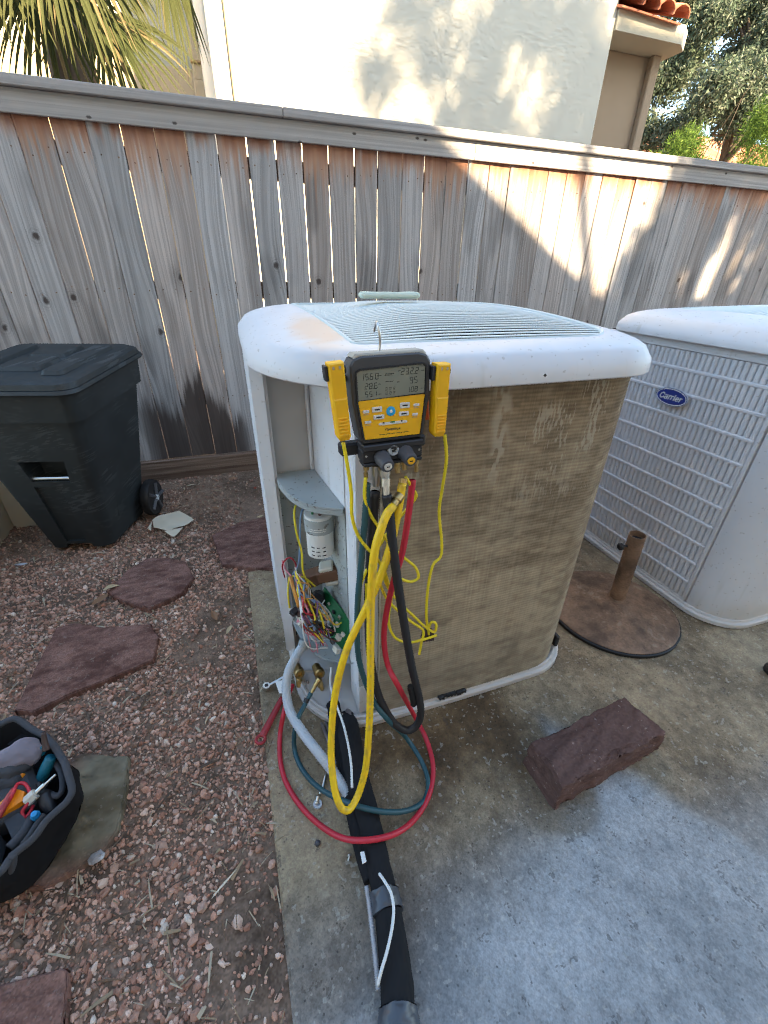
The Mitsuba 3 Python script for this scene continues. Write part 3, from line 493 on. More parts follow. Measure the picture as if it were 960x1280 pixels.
# ------------------------------------------------------------------ the opened condenser
U = thing('condenser_unit', 'opened condenser with bare brown fins, its control box exposed and gauges hung on its front', 'air conditioner', 'outdoor condensers on the slab')
R1 = (.345, .16, .16, .16)
def cover_rings(x0, x1, y0, y1, R, zl, gx0, gx1, gy0, gy1, gr, zf, n=12, bulge=.006):
    def L(o, z): return rloop(x0 + o, x1 - o, y0 + o, y1 - o, [max(.03, r - o) for r in R], z, n, bulge, 8)
    G = rloop(gx0, gx1, gy0, gy1, gr, 0, n, 0, 8); G[:, 2] = zf(G[:, 0], G[:, 1])
    rings = [L(.012, zl + .001), L(.004, zl), L(0, zl + .003), L(.0005, zl + .012), L(.003, zl + .030)]
    O = L(.010, zl + .046); zt = G[:, 2]
    for t, s in ((.10, .30), (.24, .56), (.42, .76), (.62, .89), (.82, .97), (.96, 1.0), (1.0, .985)):
        q = O * (1 - t) + G * t; q[:, 2] = O[:, 2] * (1 - s) + zt * s; rings.append(q)
    q = G.copy(); c = G.mean(0); q = q + (c - q) * .012; q[:, 2] = zt - .016; rings.append(q); return rings, G
GX0, GX1, GY0, GY1 = .232, .890, .855, 1.70
def zg(x, y):
    u = np.clip((x - GX0) / (GX1 - GX0), 0, 1); w = np.clip(1 - ((y - 1.28) / .43) ** 2, 0, 1); return 1.090 + .038 * w * (.25 + .75 * np.clip(u * 3.2, 0, 1)) * (1 - .45 * np.clip((u - .55) / .45, 0, 1) ** 2) + .014 * np.clip((y - .9) / .8, 0, 1)
rings, GL = cover_rings(.038, .986, .747, 1.80, R1, 1.018, GX0, GX1, GY0, GY1, (.02, .10, .16, .02), zg)
part(U, 'top_cover', loft(rings), 'unit_paint', smooth=35, label='rounded off-white top cover, pale orange beside the grille')
def grille(unit, G, x0, x1, y0, y1, gr, zf, nb, mt, wid=.0092):
    poly = sg.Polygon(G[:, :2]).buffer(-.004)
    part(unit, 'grille_rim', tube(np.vstack([G, G[:1]]) + [0, 0, -.002], .0055, 6, smoothpath=False), mt, smooth=True)
    for yy in np.linspace(y0 + .012, y1 - .012, nb):
        ln = poly.intersection(sg.LineString([(x0 - .1, yy), (x1 + .1, yy)]))
        if ln.is_empty: continue
        a, _, b, _ = ln.bounds; xs = np.linspace(a, b, 16); P = np.c_[xs, np.full(16, yy), zf(xs, np.full(16, yy)) - .004]
        part(unit, 'grille_slat', tube(P, wid, 6, smoothpath=False, flat=.22), mt, smooth=True)
    for xx in np.linspace(x0, x1, 5)[1:-1]:
        ys = np.linspace(y0 + .006, y1 - .006, 16); part(unit, 'grille_brace', tube(np.c_[np.full(16, xx), ys, zf(np.full(16, xx), ys) - .012], .004, 5, smoothpath=False), mt)
    fan_c = ((x0 + x1) / 2, (y0 + y1) / 2)
    part(unit, 'fan_motor', lathe([(0, .075), (.13, .075), (.14, .06)], (*fan_c, .93), (0, 0, 1)), 'grey_dark', smooth=30)
    for k_ in range(4):
        a = k_ * math.pi / 2 + .4; d = V3(math.cos(a), math.sin(a), 0); s_ = V3(-d[1], d[0], 0); c = V3(*fan_c, .92)
        part(unit, 'fan_blade', hullm([c + d * .07 + s_ * .05 + V3(0, 0, .02), c + d * .07 - s_ * .05 - V3(0, 0, .02), c + d * .31 + s_ * .12 + V3(0, 0, .03), c + d * .31 - s_ * .10 - V3(0, 0, .03), c + d * .2 + V3(0, 0, .008), c + d * .3 + s_ * .12 + V3(0, 0, .034)]), 'grey_dark')
grille(U, GL, GX0, GX1, GY0, GY1, None, zg, 42, 'grille_paint')
for x, y in ((.603, .7455), (.938, .800), (.945, .812), (.058, .985)): part(U, 'screw', lathe([(0, .0048), (.003, .0042), (.0035, .002)], (x, y, 1.034), (0 if x < .9 else .5, -1, 0), 10), 'ink_black')
# coil: the fins bend round from the control box by the front and the right side
outer = rloop(.19, .980, .792, 1.76, (.02, .155, .155, .1), 0, 12, .012, 10)
N1 = len(outer); st = 11; cpath = outer[st:st + 12 * 3 + 30 + 2]
part(U, 'coil', strip([p for p in cpath if p[0] > .27 or p[1] > 1], .036, 1.03, .032), 'coil_fins', smooth=40, label='bare brown dusty coil fins with bleached patches near the top')
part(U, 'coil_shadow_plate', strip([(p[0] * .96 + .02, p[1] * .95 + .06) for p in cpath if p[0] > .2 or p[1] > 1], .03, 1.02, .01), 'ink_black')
# base pan
def base_pan(unit, x0, x1, y0, y1, R, h=.034):
    rs = [rloop(x0 + o, x1 - o, y0 + o, y1 - o, [r - o for r in R], z, 12, .010, 8) for o, z in ((.004, .002), (0, .005), (0, .020), (.004, .024), (.010, .025), (.013, h), (.018, h + .002), (.024, h - .002), (.026, .022))]
    return part(unit, 'base_pan', loft(rs, True, True), 'unit_paint', smooth=30)
base_pan(U, .052, 1.015, .778, 1.80, (.20, .17, .16, .16))
for p in ((0.4746, 0.7635, 0.0360), (0.4856, 0.7690, 0.0360), (0.5015, 0.7669, 0.0360), (0.5174, 0.7648, 0.0360), (0.5372, 0.7646, 0.0360), (0.5548, 0.7651, 0.0360)):
    part(U, 'debris', roughen(box(p[0] - .008, p[0] + .008, p[1] + .004, p[1] + .016, .034, .044), .004, 120, int(p[0] * 999), .006), 'ink_black')
part(U, 'corner_clip', box(.958, .972, .838, .868, .037, .085, .003), 'black_plastic')
# posts and panels about the control box
part(U, 'corner_post', hullm([(.036, 1.135, .02), (.066, 1.118, .02), (.07, 1.16, .02), (.040, 1.165, .02), (.036, 1.135, 1.025), (.066, 1.118, 1.025), (.07, 1.16, 1.025), (.040, 1.165, 1.025)]), 'unit_paint')
part(U, 'corner_post', box(.0665, .075, 1.128, 1.150, .16, 1.022, .001), 'unit_paint')
part(U, 'side_panel', strip([(.040, 1.80 - .16), (.038, 1.5), (.040, 1.166)], .03, 1.024, .006), 'unit_paint')
part(U, 'corner_post', cat_([box(.214, .272, .806, .816, .03, 1.03, .002), box(.2135, .222, .8165, .90, .03, 1.03, .002), box(.262, .271, .8165, .84, .03, 1.03, .002)]), 'unit_paint', label='grey upright strip between control box and fins')
part(U, 'upper_panel', box(.0755, .183, 1.166, 1.176, .70, 1.03), 'inner_metal'); part(U, 'upper_panel', strip([(.1835, 1.176), (.1845, 1.16), (.2125, .905)], .70, 1.03, .006), 'unit_paint')
part(U, 'upper_seam', tube([(.178, 1.155, .705), (.178, 1.155, 1.02)], .0055, 8, smoothpath=False), 'unit_paint')
cb = part(U, 'control_box', cat_([box(.0755, .180, 1.160, 1.1655, .17, .697), strip([(.1805, 1.1655), (.183, 1.158), (.2125, .905)], .17, .697, .005)]), 'box_metal')
arc = spline([(.070, 1.158), (.076, 1.085), (.098, 1.000), (.140, .935), (.205, .896)], 6)
def arcplate(z0, z1, ins=0.0): return prism([tuple(q + (V3(.18, 1.16) - q) * ins) for q in arc[:, :2]] + [(.2115, .905), (.182, 1.158)], z0, z1)
top = part(cb, 'shelf', arcplate(.699, .7035), 'box_metal', label='speckled shelf plate with a curved front edge'); scene[top]; part(cb, 'shelf_lip', strip(arc, .684, .698, .003), 'box_metal')
part(cb, 'bottom_plate', arcplate(.165, .1695, -.04), 'box_metal'); part(cb, 'flange', strip([(.2255, .80), (.2258, .8055)], .16, .70, .012), 'box_metal')
CAP = (0.1615, 0.9950, 0.6492)
cx, cy = CAP[0], CAP[1]; z1 = (0.1605, 0.9950, 0.6320)[2]; z0 = (0.1583, 0.9950, 0.5194)[2]
part(cb, 'capacitor', lathe([(z0, .030), (z0 + .002, .0375), (z1 + .012, .0375), (z1 + .014, .0395), (z1 + .018, .0395), (z1 + .019, .030), (z1 + .019, .001)], (cx, cy, 0), (0, 0, 1), 32), 'white_plastic', smooth=30, label='white cylindrical capacitor in a grey strap')
part(cb, 'capacitor_strap', lathe([(z1 - .034, .0378), (z1 - .034, .0402), (z1 + .008, .0402), (z1 + .008, .0378)], (cx, cy, 0), (0, 0, 1), 32), 'box_metal', smooth=30)
part(cb, 'strap_lug', cat_([box(cx + .038, cx + .056, cy - .008, cy - .004, z1 - .030, z1 + .004), box(cx + .048, cx + .054, cy - .014, cy - .003, z1 - .02, z1 - .008)]), 'steel')
for k_, (a, c) in enumerate([(0, 'wire_red'), (1, 'wire_black'), (2, 'wire_white'), (3, 'pcb_green'), (4, 'wire_brown'), (5, 'wire_black')]):
    q = V3(cx + .02 * math.cos(a * 1.05 + .5), cy + .02 * math.sin(a * 1.05 + .5), z1 + .018); part(cb, 'terminal', tube([q, q + V3(0, 0, .012), q + V3(.006, .01, .024), (q[0] * .4 + cx * .6, 1.10, z1 + .05)], .0032 if k_ % 2 else .0045, 7), c)
for k_ in range(9):
    a = -2.35 + (k_ % 3) * .42; zz = z0 + .012 + (k_ // 3) * .013; d = V3(math.cos(a), math.sin(a), 0); part(cb, 'capacitor_print', place(box(-.0055 + .002 * (k_ % 2), .0055, -.0016, .0016, 0, .0003), frame(V3(cx, cy, zz) + d * .0376, (-d[1], d[0], 0), (0, 0, 1))), 'grey_dark')
for zz in (z1 - .016, z1 - .022):
    part(cb, 'strap_line', tube([V3(cx, cy, zz) + .0404 * V3(math.cos(a), math.sin(a), 0) for a in np.linspace(-2.5, -1.3, 8)], .0011, 5), 'wire_white')
# transformer and contactor
tc = V3(*(0.1825, 1.0100, 0.4287)); Mx = frame(tc, (.96, -.25, .22), (-.2, .05, 1))
part(cb, 'transformer', place(box(-.034, .030, -.019, .019, -.022, .022, .003), Mx), 'transformer_brown'); [part(cb, 'transformer_bobbin', place(box(a_, a_ + .042, b_, b_ + .0145, -.020, .024, .004), Mx), 'off_white') for a_, b_ in ((-.022, .0195), (-.016, -.034))]
part(cb, 'contactor', place(box(-.030, .030, -.022, .022, -.02, .02, .003), frame(V3(*(0.1381, 1.0400, 0.3986)), (.9, -.1, .3), (0, 0, 1))), 'transformer_brown')
part(cb, 'relay', lathe([(-.022, .022), (.020, .022), (.024, .018), (.024, .001)], (0.1462, 1.0300, 0.3223), (-.3, -1, .5), 20), 'black_plastic', smooth=30)
B = [V3(*(0.1735, 1.0600, 0.3364)), V3(*(0.2152, 0.9000, 0.3307)), V3(*(0.2045, 0.8900, 0.2027)), V3(*(0.1818, 0.9050, 0.2288)), V3(*(0.1388, 1.0200, 0.2326))]
pc = part(cb, 'circuit_board', plate(B, .004), 'pcb_green', label='green circuit board standing on edge')
bo, bu, bv = B[0], (B[1] - B[0]), (B[4] - B[0]); bn = np.cross(bu, bv); bn /= np.linalg.norm(bn); bn = bn if bn @ (E0 - bo) > 0 else -bn
bvv = bv if np.cross(bu, bv) @ bn > 0 else -bv
def onb(u, v, h=0): return bo + bu * u + bv * v + bn * h
for u, v, s_, m_ in [(.25, .45, .011, 'off_white'), (.45, .5, .013, 'grey_conduit'), (.55, .72, .013, 'black_plastic'), (.7, .4, .008, 'white_plastic'), (.82, .62, .010, 'off_white'), (.84, .92, .012, 'off_white'), (.35, .75, .012, 'white_plastic'), (.15, .35, .008, 'black_plastic'), (.66, .88, .009, 'tape_grey'), (.92, .45, .007, 'off_white'), (.5, .25, .006, 'black_plastic'), (.3, .2, .005, 'off_white'), (.72, .18, .006, 'steel')]:
    part(cb, 'component', place(box(-s_, s_, -s_ * .8, s_ * .8, 0, s_ * 1.2, .0015), frame(onb(u, v, .0005), bu, bvv)), m_)
wr = np.random.default_rng(5); WK = list(WIRES.values())
def wire(pts, m_, r=.0021): part(cb, 'wire', tube(pts, r, 6, 7), m_, smooth=True)
wire([(0.1237, 1.0800, 0.6507), (0.1024, 1.0300, 0.6450), (0.0983, 1.0000, 0.5997), (0.1066, 0.9900, 0.5335), (0.1046, 0.9800, 0.4720), (0.1208, 0.9800, 0.4101)], WIRES['yellow'], .0030)
wire([(0.1457, 1.1000, 0.6266), (0.1215, 1.0600, 0.6074), (0.1118, 1.0600, 0.5140), (0.1004, 1.0500, 0.4511), (0.0800, 1.0400, 0.4245)], WIRES['blue'], .0028)
wire([(0.0586, 1.0900, 0.3797), (0.0552, 1.0700, 0.4440), (0.0770, 1.0500, 0.4795), (0.0931, 1.0500, 0.4498), (0.0831, 1.0500, 0.4163)], WIRES['red'])
wire([(0.0585, 1.1000, 0.4401), (0.0633, 1.0800, 0.4169), (0.0749, 1.0400, 0.4197)], WIRES['pink'], .0026)
wire([(0.0686, 1.0200, 0.4333), (0.0719, 0.9900, 0.4144), (0.0788, 0.9700, 0.3690), (0.0879, 0.9600, 0.3288), (0.1042, 0.9600, 0.2921)], WIRES['orange'], .0040); wire([(0.0732, 1.0200, 0.4322), (0.0766, 0.9800, 0.4064), (0.0876, 0.9600, 0.3538)], WIRES['orange'], .0036)
wire([(0.0668, 1.0300, 0.4232), (0.0572, 1.0000, 0.3892), (0.0561, 0.9900, 0.3425)], WIRES['yellow'], .0026); wire([(0.0787, 1.0300, 0.4263), (0.1075, 1.0000, 0.4362), (0.1363, 0.9900, 0.4042)], WIRES['yellow'], .0028)
wire([(0.0866, 1.0200, 0.4260), (0.0977, 0.9700, 0.4032), (0.1224, 0.9600, 0.3502), (0.1444, 0.9600, 0.3189)], WIRES['white'], .0024); wire([(0.0904, 1.0200, 0.4162), (0.0923, 0.9700, 0.4223), (0.1035, 0.9600, 0.3799)], WIRES['pink'], .0036)
wire([(0.1516, 0.9600, 0.3168), (0.1621, 0.9300, 0.3187), (0.1784, 0.9200, 0.3040), (0.1955, 0.9200, 0.3085)], WIRES['yellow'], .0024); wire([(0.1218, 1.0000, 0.3725), (0.1243, 0.9800, 0.3574), (0.1431, 0.9700, 0.3452), (0.1618, 0.9900, 0.3452)], WIRES['white'], .0021)
wire([(0.0970, 0.9700, 0.3011), (0.1264, 0.9400, 0.2847), (0.1477, 0.9200, 0.2648), (0.1777, 0.9050, 0.2503)], WIRES['brown'], .0026); wire([(0.0982, 0.9700, 0.2514), (0.1015, 0.9500, 0.2091), (0.1084, 0.9400, 0.1930), (0.1264, 0.9500, 0.2113)], WIRES['pink'], .0017)
wire([(0.0613, 1.0000, 0.3324), (0.0612, 0.9900, 0.2933), (0.0732, 0.9800, 0.2826), (0.0902, 0.9800, 0.2841)], WIRES['white'], .0016)
for k_ in range(60):
    a = V3(*(0.0751, 0.9800, 0.4419)) + wr.normal(size=3) * [.010, .016, .020]; c = V3(*(0.1142, 0.9200, 0.3388)) + wr.normal(size=3) * [.020, .016, .032]; m1 = a * .65 + c * .35 + wr.normal(size=3) * [.012, .014, .014]; m2 = a * .3 + c * .7 + wr.normal(size=3) * [.015, .014, .018]
    for q in (a, m1, m2, c): q[0] = max(q[0], .085); q[1] = min(q[1], 1.15); q[2] = max(q[2], .18)
    wire([a, m1, m2, c], WK[wr.integers(len(WK))], wr.choice([.0018, .0024, .0030]))
for k_ in range(44):
    a = V3(*(0.0739, 0.9400, 0.3661)) + wr.normal(size=3) * [.014, .012, .018]; c = V3(*(0.1377, 0.9000, 0.2909)) + wr.normal(size=3) * [.016, .010, .018]; m1 = (a + c) / 2 + wr.normal(size=3) * [.02, .012, .022]
    for q in (a, m1, c): q[0] = max(q[0], .085); q[2] = max(q[2], .18)
    wire([a, m1, c], WK[[0, 4, 5, 5, 6, 7, 7, 8, 2][wr.integers(9)]], wr.choice([.0014, .002]))
for k_ in range(22):
    c = V3(*(0.0957, 0.9500, 0.3293)) + wr.normal(size=3) * [.022, .018, .026]; s_ = wr.uniform(.006, .013); c[2] = max(c[2], .18); part(cb, 'connector', place(box(-s_, s_, -s_ * .7, s_ * .7, -s_ * .6, s_ * .6, .001), frame(c, wr.normal(size=3), wr.normal(size=3))), ['brown_plastic', 'off_white', 'black_plastic', 'wire_pink', 'grey_conduit', 'off_white'][k_ % 6])
for p in ((0.0689, 1.1590, 0.4948), (0.2101, 0.9300, 0.4647), (0.2013, 0.9300, 0.4090), (0.1992, 0.8200, 0.2467)): part(cb, 'screw', lathe([(0, .004), (.003, .003), (.003, .0005)], p, (0, -1, 0), 8), 'steel')
# service valves and bracket below the box
br = part(U, 'valve_bracket', plate([(0.0589, 1.0200, 0.0375), (0.1970, 1.0000, 0.0176), (0.1626, 0.9300, -0.1511), (0.1043, 0.9600, -0.0960)], .004), 'unit_paint'); part(br, 'hole', lathe([(0, .013), (.0035, .013), (.0036, .0005)], (0.1230, 0.9450, -0.0548), (0, -1, .3), 18), 'ink_black')
for k_, (px, d) in enumerate([(V3(*(0.0594, 0.9900, 0.0677)), 0), (V3(*(0.1204, 0.9600, 0.0794)), 1)]):
    vv = part(U, 'service_valve', lathe([(-.03, .014), (.0, .014), (.001, .017), (.018, .017), (.022, .013), (.022, .008), (.012, .0075), (.012, .0005)], px, (.1, -1, .35), 16), 'brass', smooth=30)
    part(vv, 'valve_stem', rod(px + V3(.0, .02, -.005), px + V3(-.004, -.02, -.045), .010), 'brass'); part(vv, 'port_nut', lathe([(0, .010), (.02, .010), (.022, .007), (.034, .006)], px + V3(-.002, -.012, -.030), (.15 - .25 * (1 - d), -.5, -.8), 6), 'brass')
part(U, 'liquid_pipe', tube([(0.0529, 0.9800, 0.0391), (0.0741, 0.9500, 0.0040), (0.0953, 0.9100, -0.0423), (0.1029, 0.7661, 0.0300), (0.1117, 0.6826, 0.0220)], .0048, 10), 'copper_tube', smooth=True); part(U, 'liquid_pipe', tube([(0.0836, 0.9800, 0.0273), (0.0872, 0.9500, 0.0027), (0.1087, 0.9100, -0.0399), (0.1139, 0.7730, 0.0300)], .004, 10), 'copper_tube', smooth=True)
part(U, 'suction_pipe', tube([(0.1565, 1.0000, -0.0079), (0.1771, 0.9700, -0.0211), (0.1945, 0.9300, -0.0445), (0.1762, 0.7679, 0.0500)], .014, 12), 'copper_tube', smooth=True)
part(U, 'inner_back', box(.08, .25, 1.19, 1.20, .03, .165), 'ink_black')

solo('pale_pad', roughen(box(*sorted(((0.3764, 1.0265, 1.1520)[0], (0.5560, 1.0146, 1.1520)[0])), 1.30, 1.345, 1.143, 1.160, .006), .0018, 30, 3, .02), 'pale_pad', 'pale green-grey padded strip lying across the grille of the opened unit', 'pad', smooth=40)

# ------------------------------------------------------------------ the second condenser
W = thing('condenser_unit', 'white condenser with a louvered side and blue oval badge, at the right edge', 'air conditioner', 'outdoor condensers on the slab')
X0, X1, Y0, Y1 = 1.640, 2.60, .725, 1.66; RR = (.15, .15, .15, .15)
part(W, 'body_panel', strip(rloop(X0 + .006, X1, Y0, Y1, RR, 0, 14, .006, 8)[0:46], .03, 1.0, .008), 'unit_paint', smooth=40, label='plain rounded corner panel')
part(W, 'body_panel', strip([(X0 + .03, Y1), (X0 + .03, Y0 + .17)], .03, 1.0, .01), 'ink_black', label='dark coil behind the louvers')
part(W, 'panel_edge', box(X0 - .001, X0 + .02, .882, .8965, .035, .999, .002), 'unit_paint')
part(W, 'louver_frame', box(X0 - .002, X0 + .016, .897, 1.56, .968, .999, .002), 'unit_paint'); part(W, 'louver_frame', box(X0 - .002, X0 + .016, .897, 1.56, .030, .044, .002), 'unit_paint'); part(W, 'louver_frame', box(X0 - .002, X0 + .016, 1.561, Y1 - .02, .030, .999, .002), 'unit_paint')
for z in (.815, .726, .637, .551, .464, .379, .293, .209, .122): part(W, 'louver_bar', box(X0 - .004, X0 + .012, .8975, 1.5605, z - .0065, z + .0065, .003), 'unit_paint')
part(W, 'louver_bar', box(X0 - .004, X0 + .012, .8975, 1.5605, .895, .908, .003), 'unit_paint')
NS = 30
for k_ in range(NS):
    y = .909 + (1.552 - .909) * k_ / (NS - 1); part(W, 'louver_slat', hullm([(X0 + dx_, y + dy_, z_) for z_ in (.045, .966) for dx_, dy_ in ((-.001, .001), (.0002, -.0065), (.0002, .0070), (.005, -.0094), (.004, .0094), (.014, .0098), (.014, -.0088))]), 'unit_paint')
G2 = (X0 + .17, X1 - .17, Y0 + .13, Y1 - .13)
def zg2(x, y): return 1.078 + .045 * np.clip(1 - ((x - (X0 + X1) / 2) / .42) ** 2, 0, 1) * np.clip(1 - ((y - (Y0 + Y1) / 2) / .42) ** 2, 0, 1)
rings2, GL2 = cover_rings(X0 - .022, X1 + .022, Y0 - .022, Y1 + .022, (.16, .16, .16, .16), 1.0, *G2, (.12, .12, .12, .12), zg2, bulge=.008)
part(W, 'top_cover', loft(rings2), 'unit_paint', smooth=35); grille(W, GL2, *G2, None, zg2, 36, 'grille_paint')
base_pan(W, X0 - .012, X1 + .012, Y0 - .012, Y1 + .012, (.16, .16, .16, .16), .034)
part(W, 'base_gap', strip(rloop(X0 + .02, X1 - .02, Y0 + .02, Y1 - .02, (.13,) * 4, 0, 10)[:], .0005, .03, .01), 'ink_black')
for y, z in ((1.480, 1.010), (1.462, 1.010), (1.208, 1.012)): part(W, 'screw', lathe([(0, .006), (.003, .005), (.003, .001)], (X0 - .0225, y, z), (-1, 0, 0), 10), 'ink_black' if y > 1.3 else 'grey_conduit')
def oval(a, b, n=40): return [(a * math.cos(t), b * math.sin(t)) for t in np.linspace(0, 2 * math.pi, n, endpoint=False)]
MB = frame((X0 - .0145, 1.231, .798), (0, -1, 0), (0, 0, 1)); bd = part(W, 'badge', place(prism(oval(.0690, .0330), 0, .006), MB), 'badge_blue', label='blue oval badge with white lettering')
ring = sg.Polygon(oval(.0665, .0305)).difference(sg.Polygon(oval(.0635, .0275))); part(bd, 'rim', place(prism(ring, .0061, .0067), MB), 'white_plastic'); part(bd, 'edge', place(prism(sg.Polygon(oval(.0702, .0342)).difference(sg.Polygon(oval(.0690, .0330))), -.001, .0055), MB), 'grey_conduit')
tm = meshkit.text_mesh('Carrier', .0215, .0006, bold=True); tm.vertices[:, 0] += tm.vertices[:, 1] * .28; tm.vertices -= [tm.bounds.mean(0)[0], tm.bounds.mean(0)[1], 0]; tm.vertices[:, 0] *= .100 / np.ptp(tm.vertices[:, 0]); tm.apply_translation((0, 0, .0062)); part(bd, 'lettering', place(tm, MB), 'white_plastic')

# ------------------------------------------------------------------ digital gauge manifold hung on the front
GM = thing('gauge_manifold', 'yellow and black digital refrigerant gauge manifold hung by a hook on the opened unit', 'gauge')
tilt = .022
MG = frame(V3(.2545, .697, 1.0235), (math.cos(tilt), 0, math.sin(tilt)), (-math.sin(tilt), .07, math.cos(tilt)))  # local x right, y up, z towards the viewer
def G_(name, m, mt, parent=None, **k): return part(parent or GM, name, place(m, MG), mt, **k)
hull2 = lambda ps, z0, z1, b=.003: hullm([(x, y, z) for x, y in ps for z in (z0, z1 - b)] + [(x * .965, y * .965, z1) for x, y in ps])
shell = [(-.072, .058), (-.066, .068), (-.052, .0725), (.052, .0725), (.066, .068), (.072, .058), (.071, .0), (.061, -.068), (.055, -.076), (-.055, -.076), (-.061, -.068), (-.071, .0)]
body = G_('body', hull2(shell, -.044, 0), 'cover_grey')
G_('top_bumper', hull2([(-.060, .0765), (-.066, .071), (-.050, .0733), (.050, .0733), (.066, .071), (.060, .0765)], -.042, -.004), 'dusty_cap', label='dusty rubber strip along the top edge')
pan = sg.Polygon([(-.060, -.001), (-.0515, -.0655), (.0505, -.0665), (.0590, .002)]).buffer(.0015); fp = G_('face_panel', prism(pan, .0002, .0022), 'gauge_yellow', label='yellow keypad panel')
sc_ = sg.Polygon([(-.061, .002), (-.0612, .046), (-.056, .050), (.0565, .0535), (.061, .0495), (.0600, .0052)]); sn = G_('screen', prism(sc_, .0002, .0016), 'lcd_grey', label='grey screen showing pressures and temperatures')
fr_ = sc_.union(pan).buffer(.0032).difference(sc_.union(pan).buffer(.0008)); G_('bezel', prism(fr_, .0002, .0042), 'black_plastic')
SEG = {'0': 'abcdef', '1': 'bc', '2': 'abged', '3': 'abgcd', '4': 'fgbc', '5': 'afgcd', '6': 'afgedc', '7': 'abc', '8': 'abcdefg', '9': 'abcdfg', '-': 'g'}
def seg7(s, h):
    w, t, ms, x = h * .55, h * .11, [], 0
    for ch in s:
        if ch == '.': ms.append(box(x - .12 * h, x + .02 * h, 0, t * 1.3, 0, .0003)); x += .12 * h; continue
        if ch != ' ':
            R_ = dict(a=(t, w - t, h - t, h), d=(t, w - t, 0, t), g=(t, w - t, h / 2 - t / 2, h / 2 + t / 2), f=(0, t, h / 2, h - t * .3), b=(w - t, w, h / 2, h - t * .3), e=(0, t, t * .3, h / 2), c=(w - t, w, t * .3, h / 2))
            ms += [box(x + R_[q][0], x + R_[q][1], R_[q][2], R_[q][3], 0, .0003) for q in SEG[ch]]
        x += w * 1.38
    m = cat_(ms); m.vertices[:, 0] += m.vertices[:, 1] * .10; return m, x
for s_, x, y, h, al in (('156.0', -.0555, .0345, .0105, 0), ('28.6', -.0490, .0195, .0100, 0), ('55.1', -.0490, .0065, .0095, 0), ('232.2', .0505, .0385, .0110, 1), ('95', .0485, .0230, .0110, 1), ('108', .0485, .0085, .0095, 1)):
    m, wd = seg7(s_, h); m.apply_translation((x - wd * al, y, .0017)); G_('reading', m, 'lcd_ink', sn)
for x, y, w in ((-.026, .040, .007), (-.012, .0415, .016), (.011, .045, .004), (-.025, .026, .004), (-.012, .029, .014), (.009, .027, .004), (-.026, .0095, .006), (.054, .043, .005), (.053, .013, .005), (-.013, .0395, .014)): G_('unit_mark', box(x, x + w, y, y + .0011, .0017, .0020), 'lcd_ink', sn)
for x in (-.012, -.005, .002):
    for y in (.0075, .0150): m, wd = seg7('0', .0052); m.apply_translation((x, y, .0017)); G_('small_digit', m, 'lcd_ink', sn)
for x, y, w, h, mk in ((-.029, -.0155, .0185, .0095, 1), (-.026, -.0290, .0200, .0080, 1), (.0225, -.0130, .0185, .0100, 1), (.0205, -.0275, .0190, .0080, 1), (-.049, -.0175, .0115, .0055, 0), (-.0465, -.0360, .0120, .0050, 0), (.0445, -.0145, .0115, .0050, 0), (.0420, -.0310, .0110, .0050, 0)):
    bt = G_('button', place(box(-w / 2, w / 2, -h / 2, h / 2, 0, .0022, .0010), trimesh.transformations.translation_matrix((x, y, .0022))), 'button_white', fp)
    if mk: G_('button_print', box(x - w * .26, x + w * .26, y - .0013, y + .0013, .0045, .0047), 'ink_black', fp)
    else: G_('button_print', box(x - w * .45, x + w * .45, y - h / 2 - .0032, y - h / 2 - .0020, .0024, .0026), 'tan_trim', fp)
G_('button', box(-.0270, .0270, -.0440, -.0395, .0022, .0042, .0018), 'button_white', fp)
for x, w in ((-.018, .003), (-.001, .008), (.016, .003)): G_('button_print', box(x - w / 2, x + w / 2, -.0412, -.0384, .00425, .0045), 'ink_black' if w < .005 else 'pcb_green', fp)
G_('power_button', lathe([(.0022, .0085), (.0036, .0082), (.0042, .0070), (.0042, .0001)], (-.0035, -.0210, 0), (0, 0, 1), 28), 'blue_led', fp, smooth=30, label='round blue power button'); G_('power_print', lathe([(.00425, .0028), (.0045, .0001)], (-.0035, -.0210, 0), (0, 0, 1), 16), 'white_plastic', fp)
tm = meshkit.text_mesh('Fieldpiece', .0042, .0003, bold=True); tm.vertices[:, 0] += tm.vertices[:, 1] * .2; tm.vertices -= [tm.bounds.mean(0)[0] + .0005, 0, 0]; tm.vertices[:, 0] *= .029 / np.ptp(tm.vertices[:, 0]); tm.apply_translation((0, -.0548, .0023)); G_('lettering', tm, 'ink_black', fp)
for x, w in ((-.026, .011), (-.0135, .018), (.006, .012), (.020, .010)): G_('small_print', box(x, x + w, -.0615, -.0605, .0023, .0025), 'ink_black', fp)
hk = tube([(-.012, .070, -.030), (-.010, .088, -.028), (-.011, .104, -.026), (-.0125, .117, -.030), (-.011, .121, -.040), (-.009, .116, -.052), (-.009, .105, -.062)], .0021, 8); G_('hook', hk, 'steel', smooth=True)
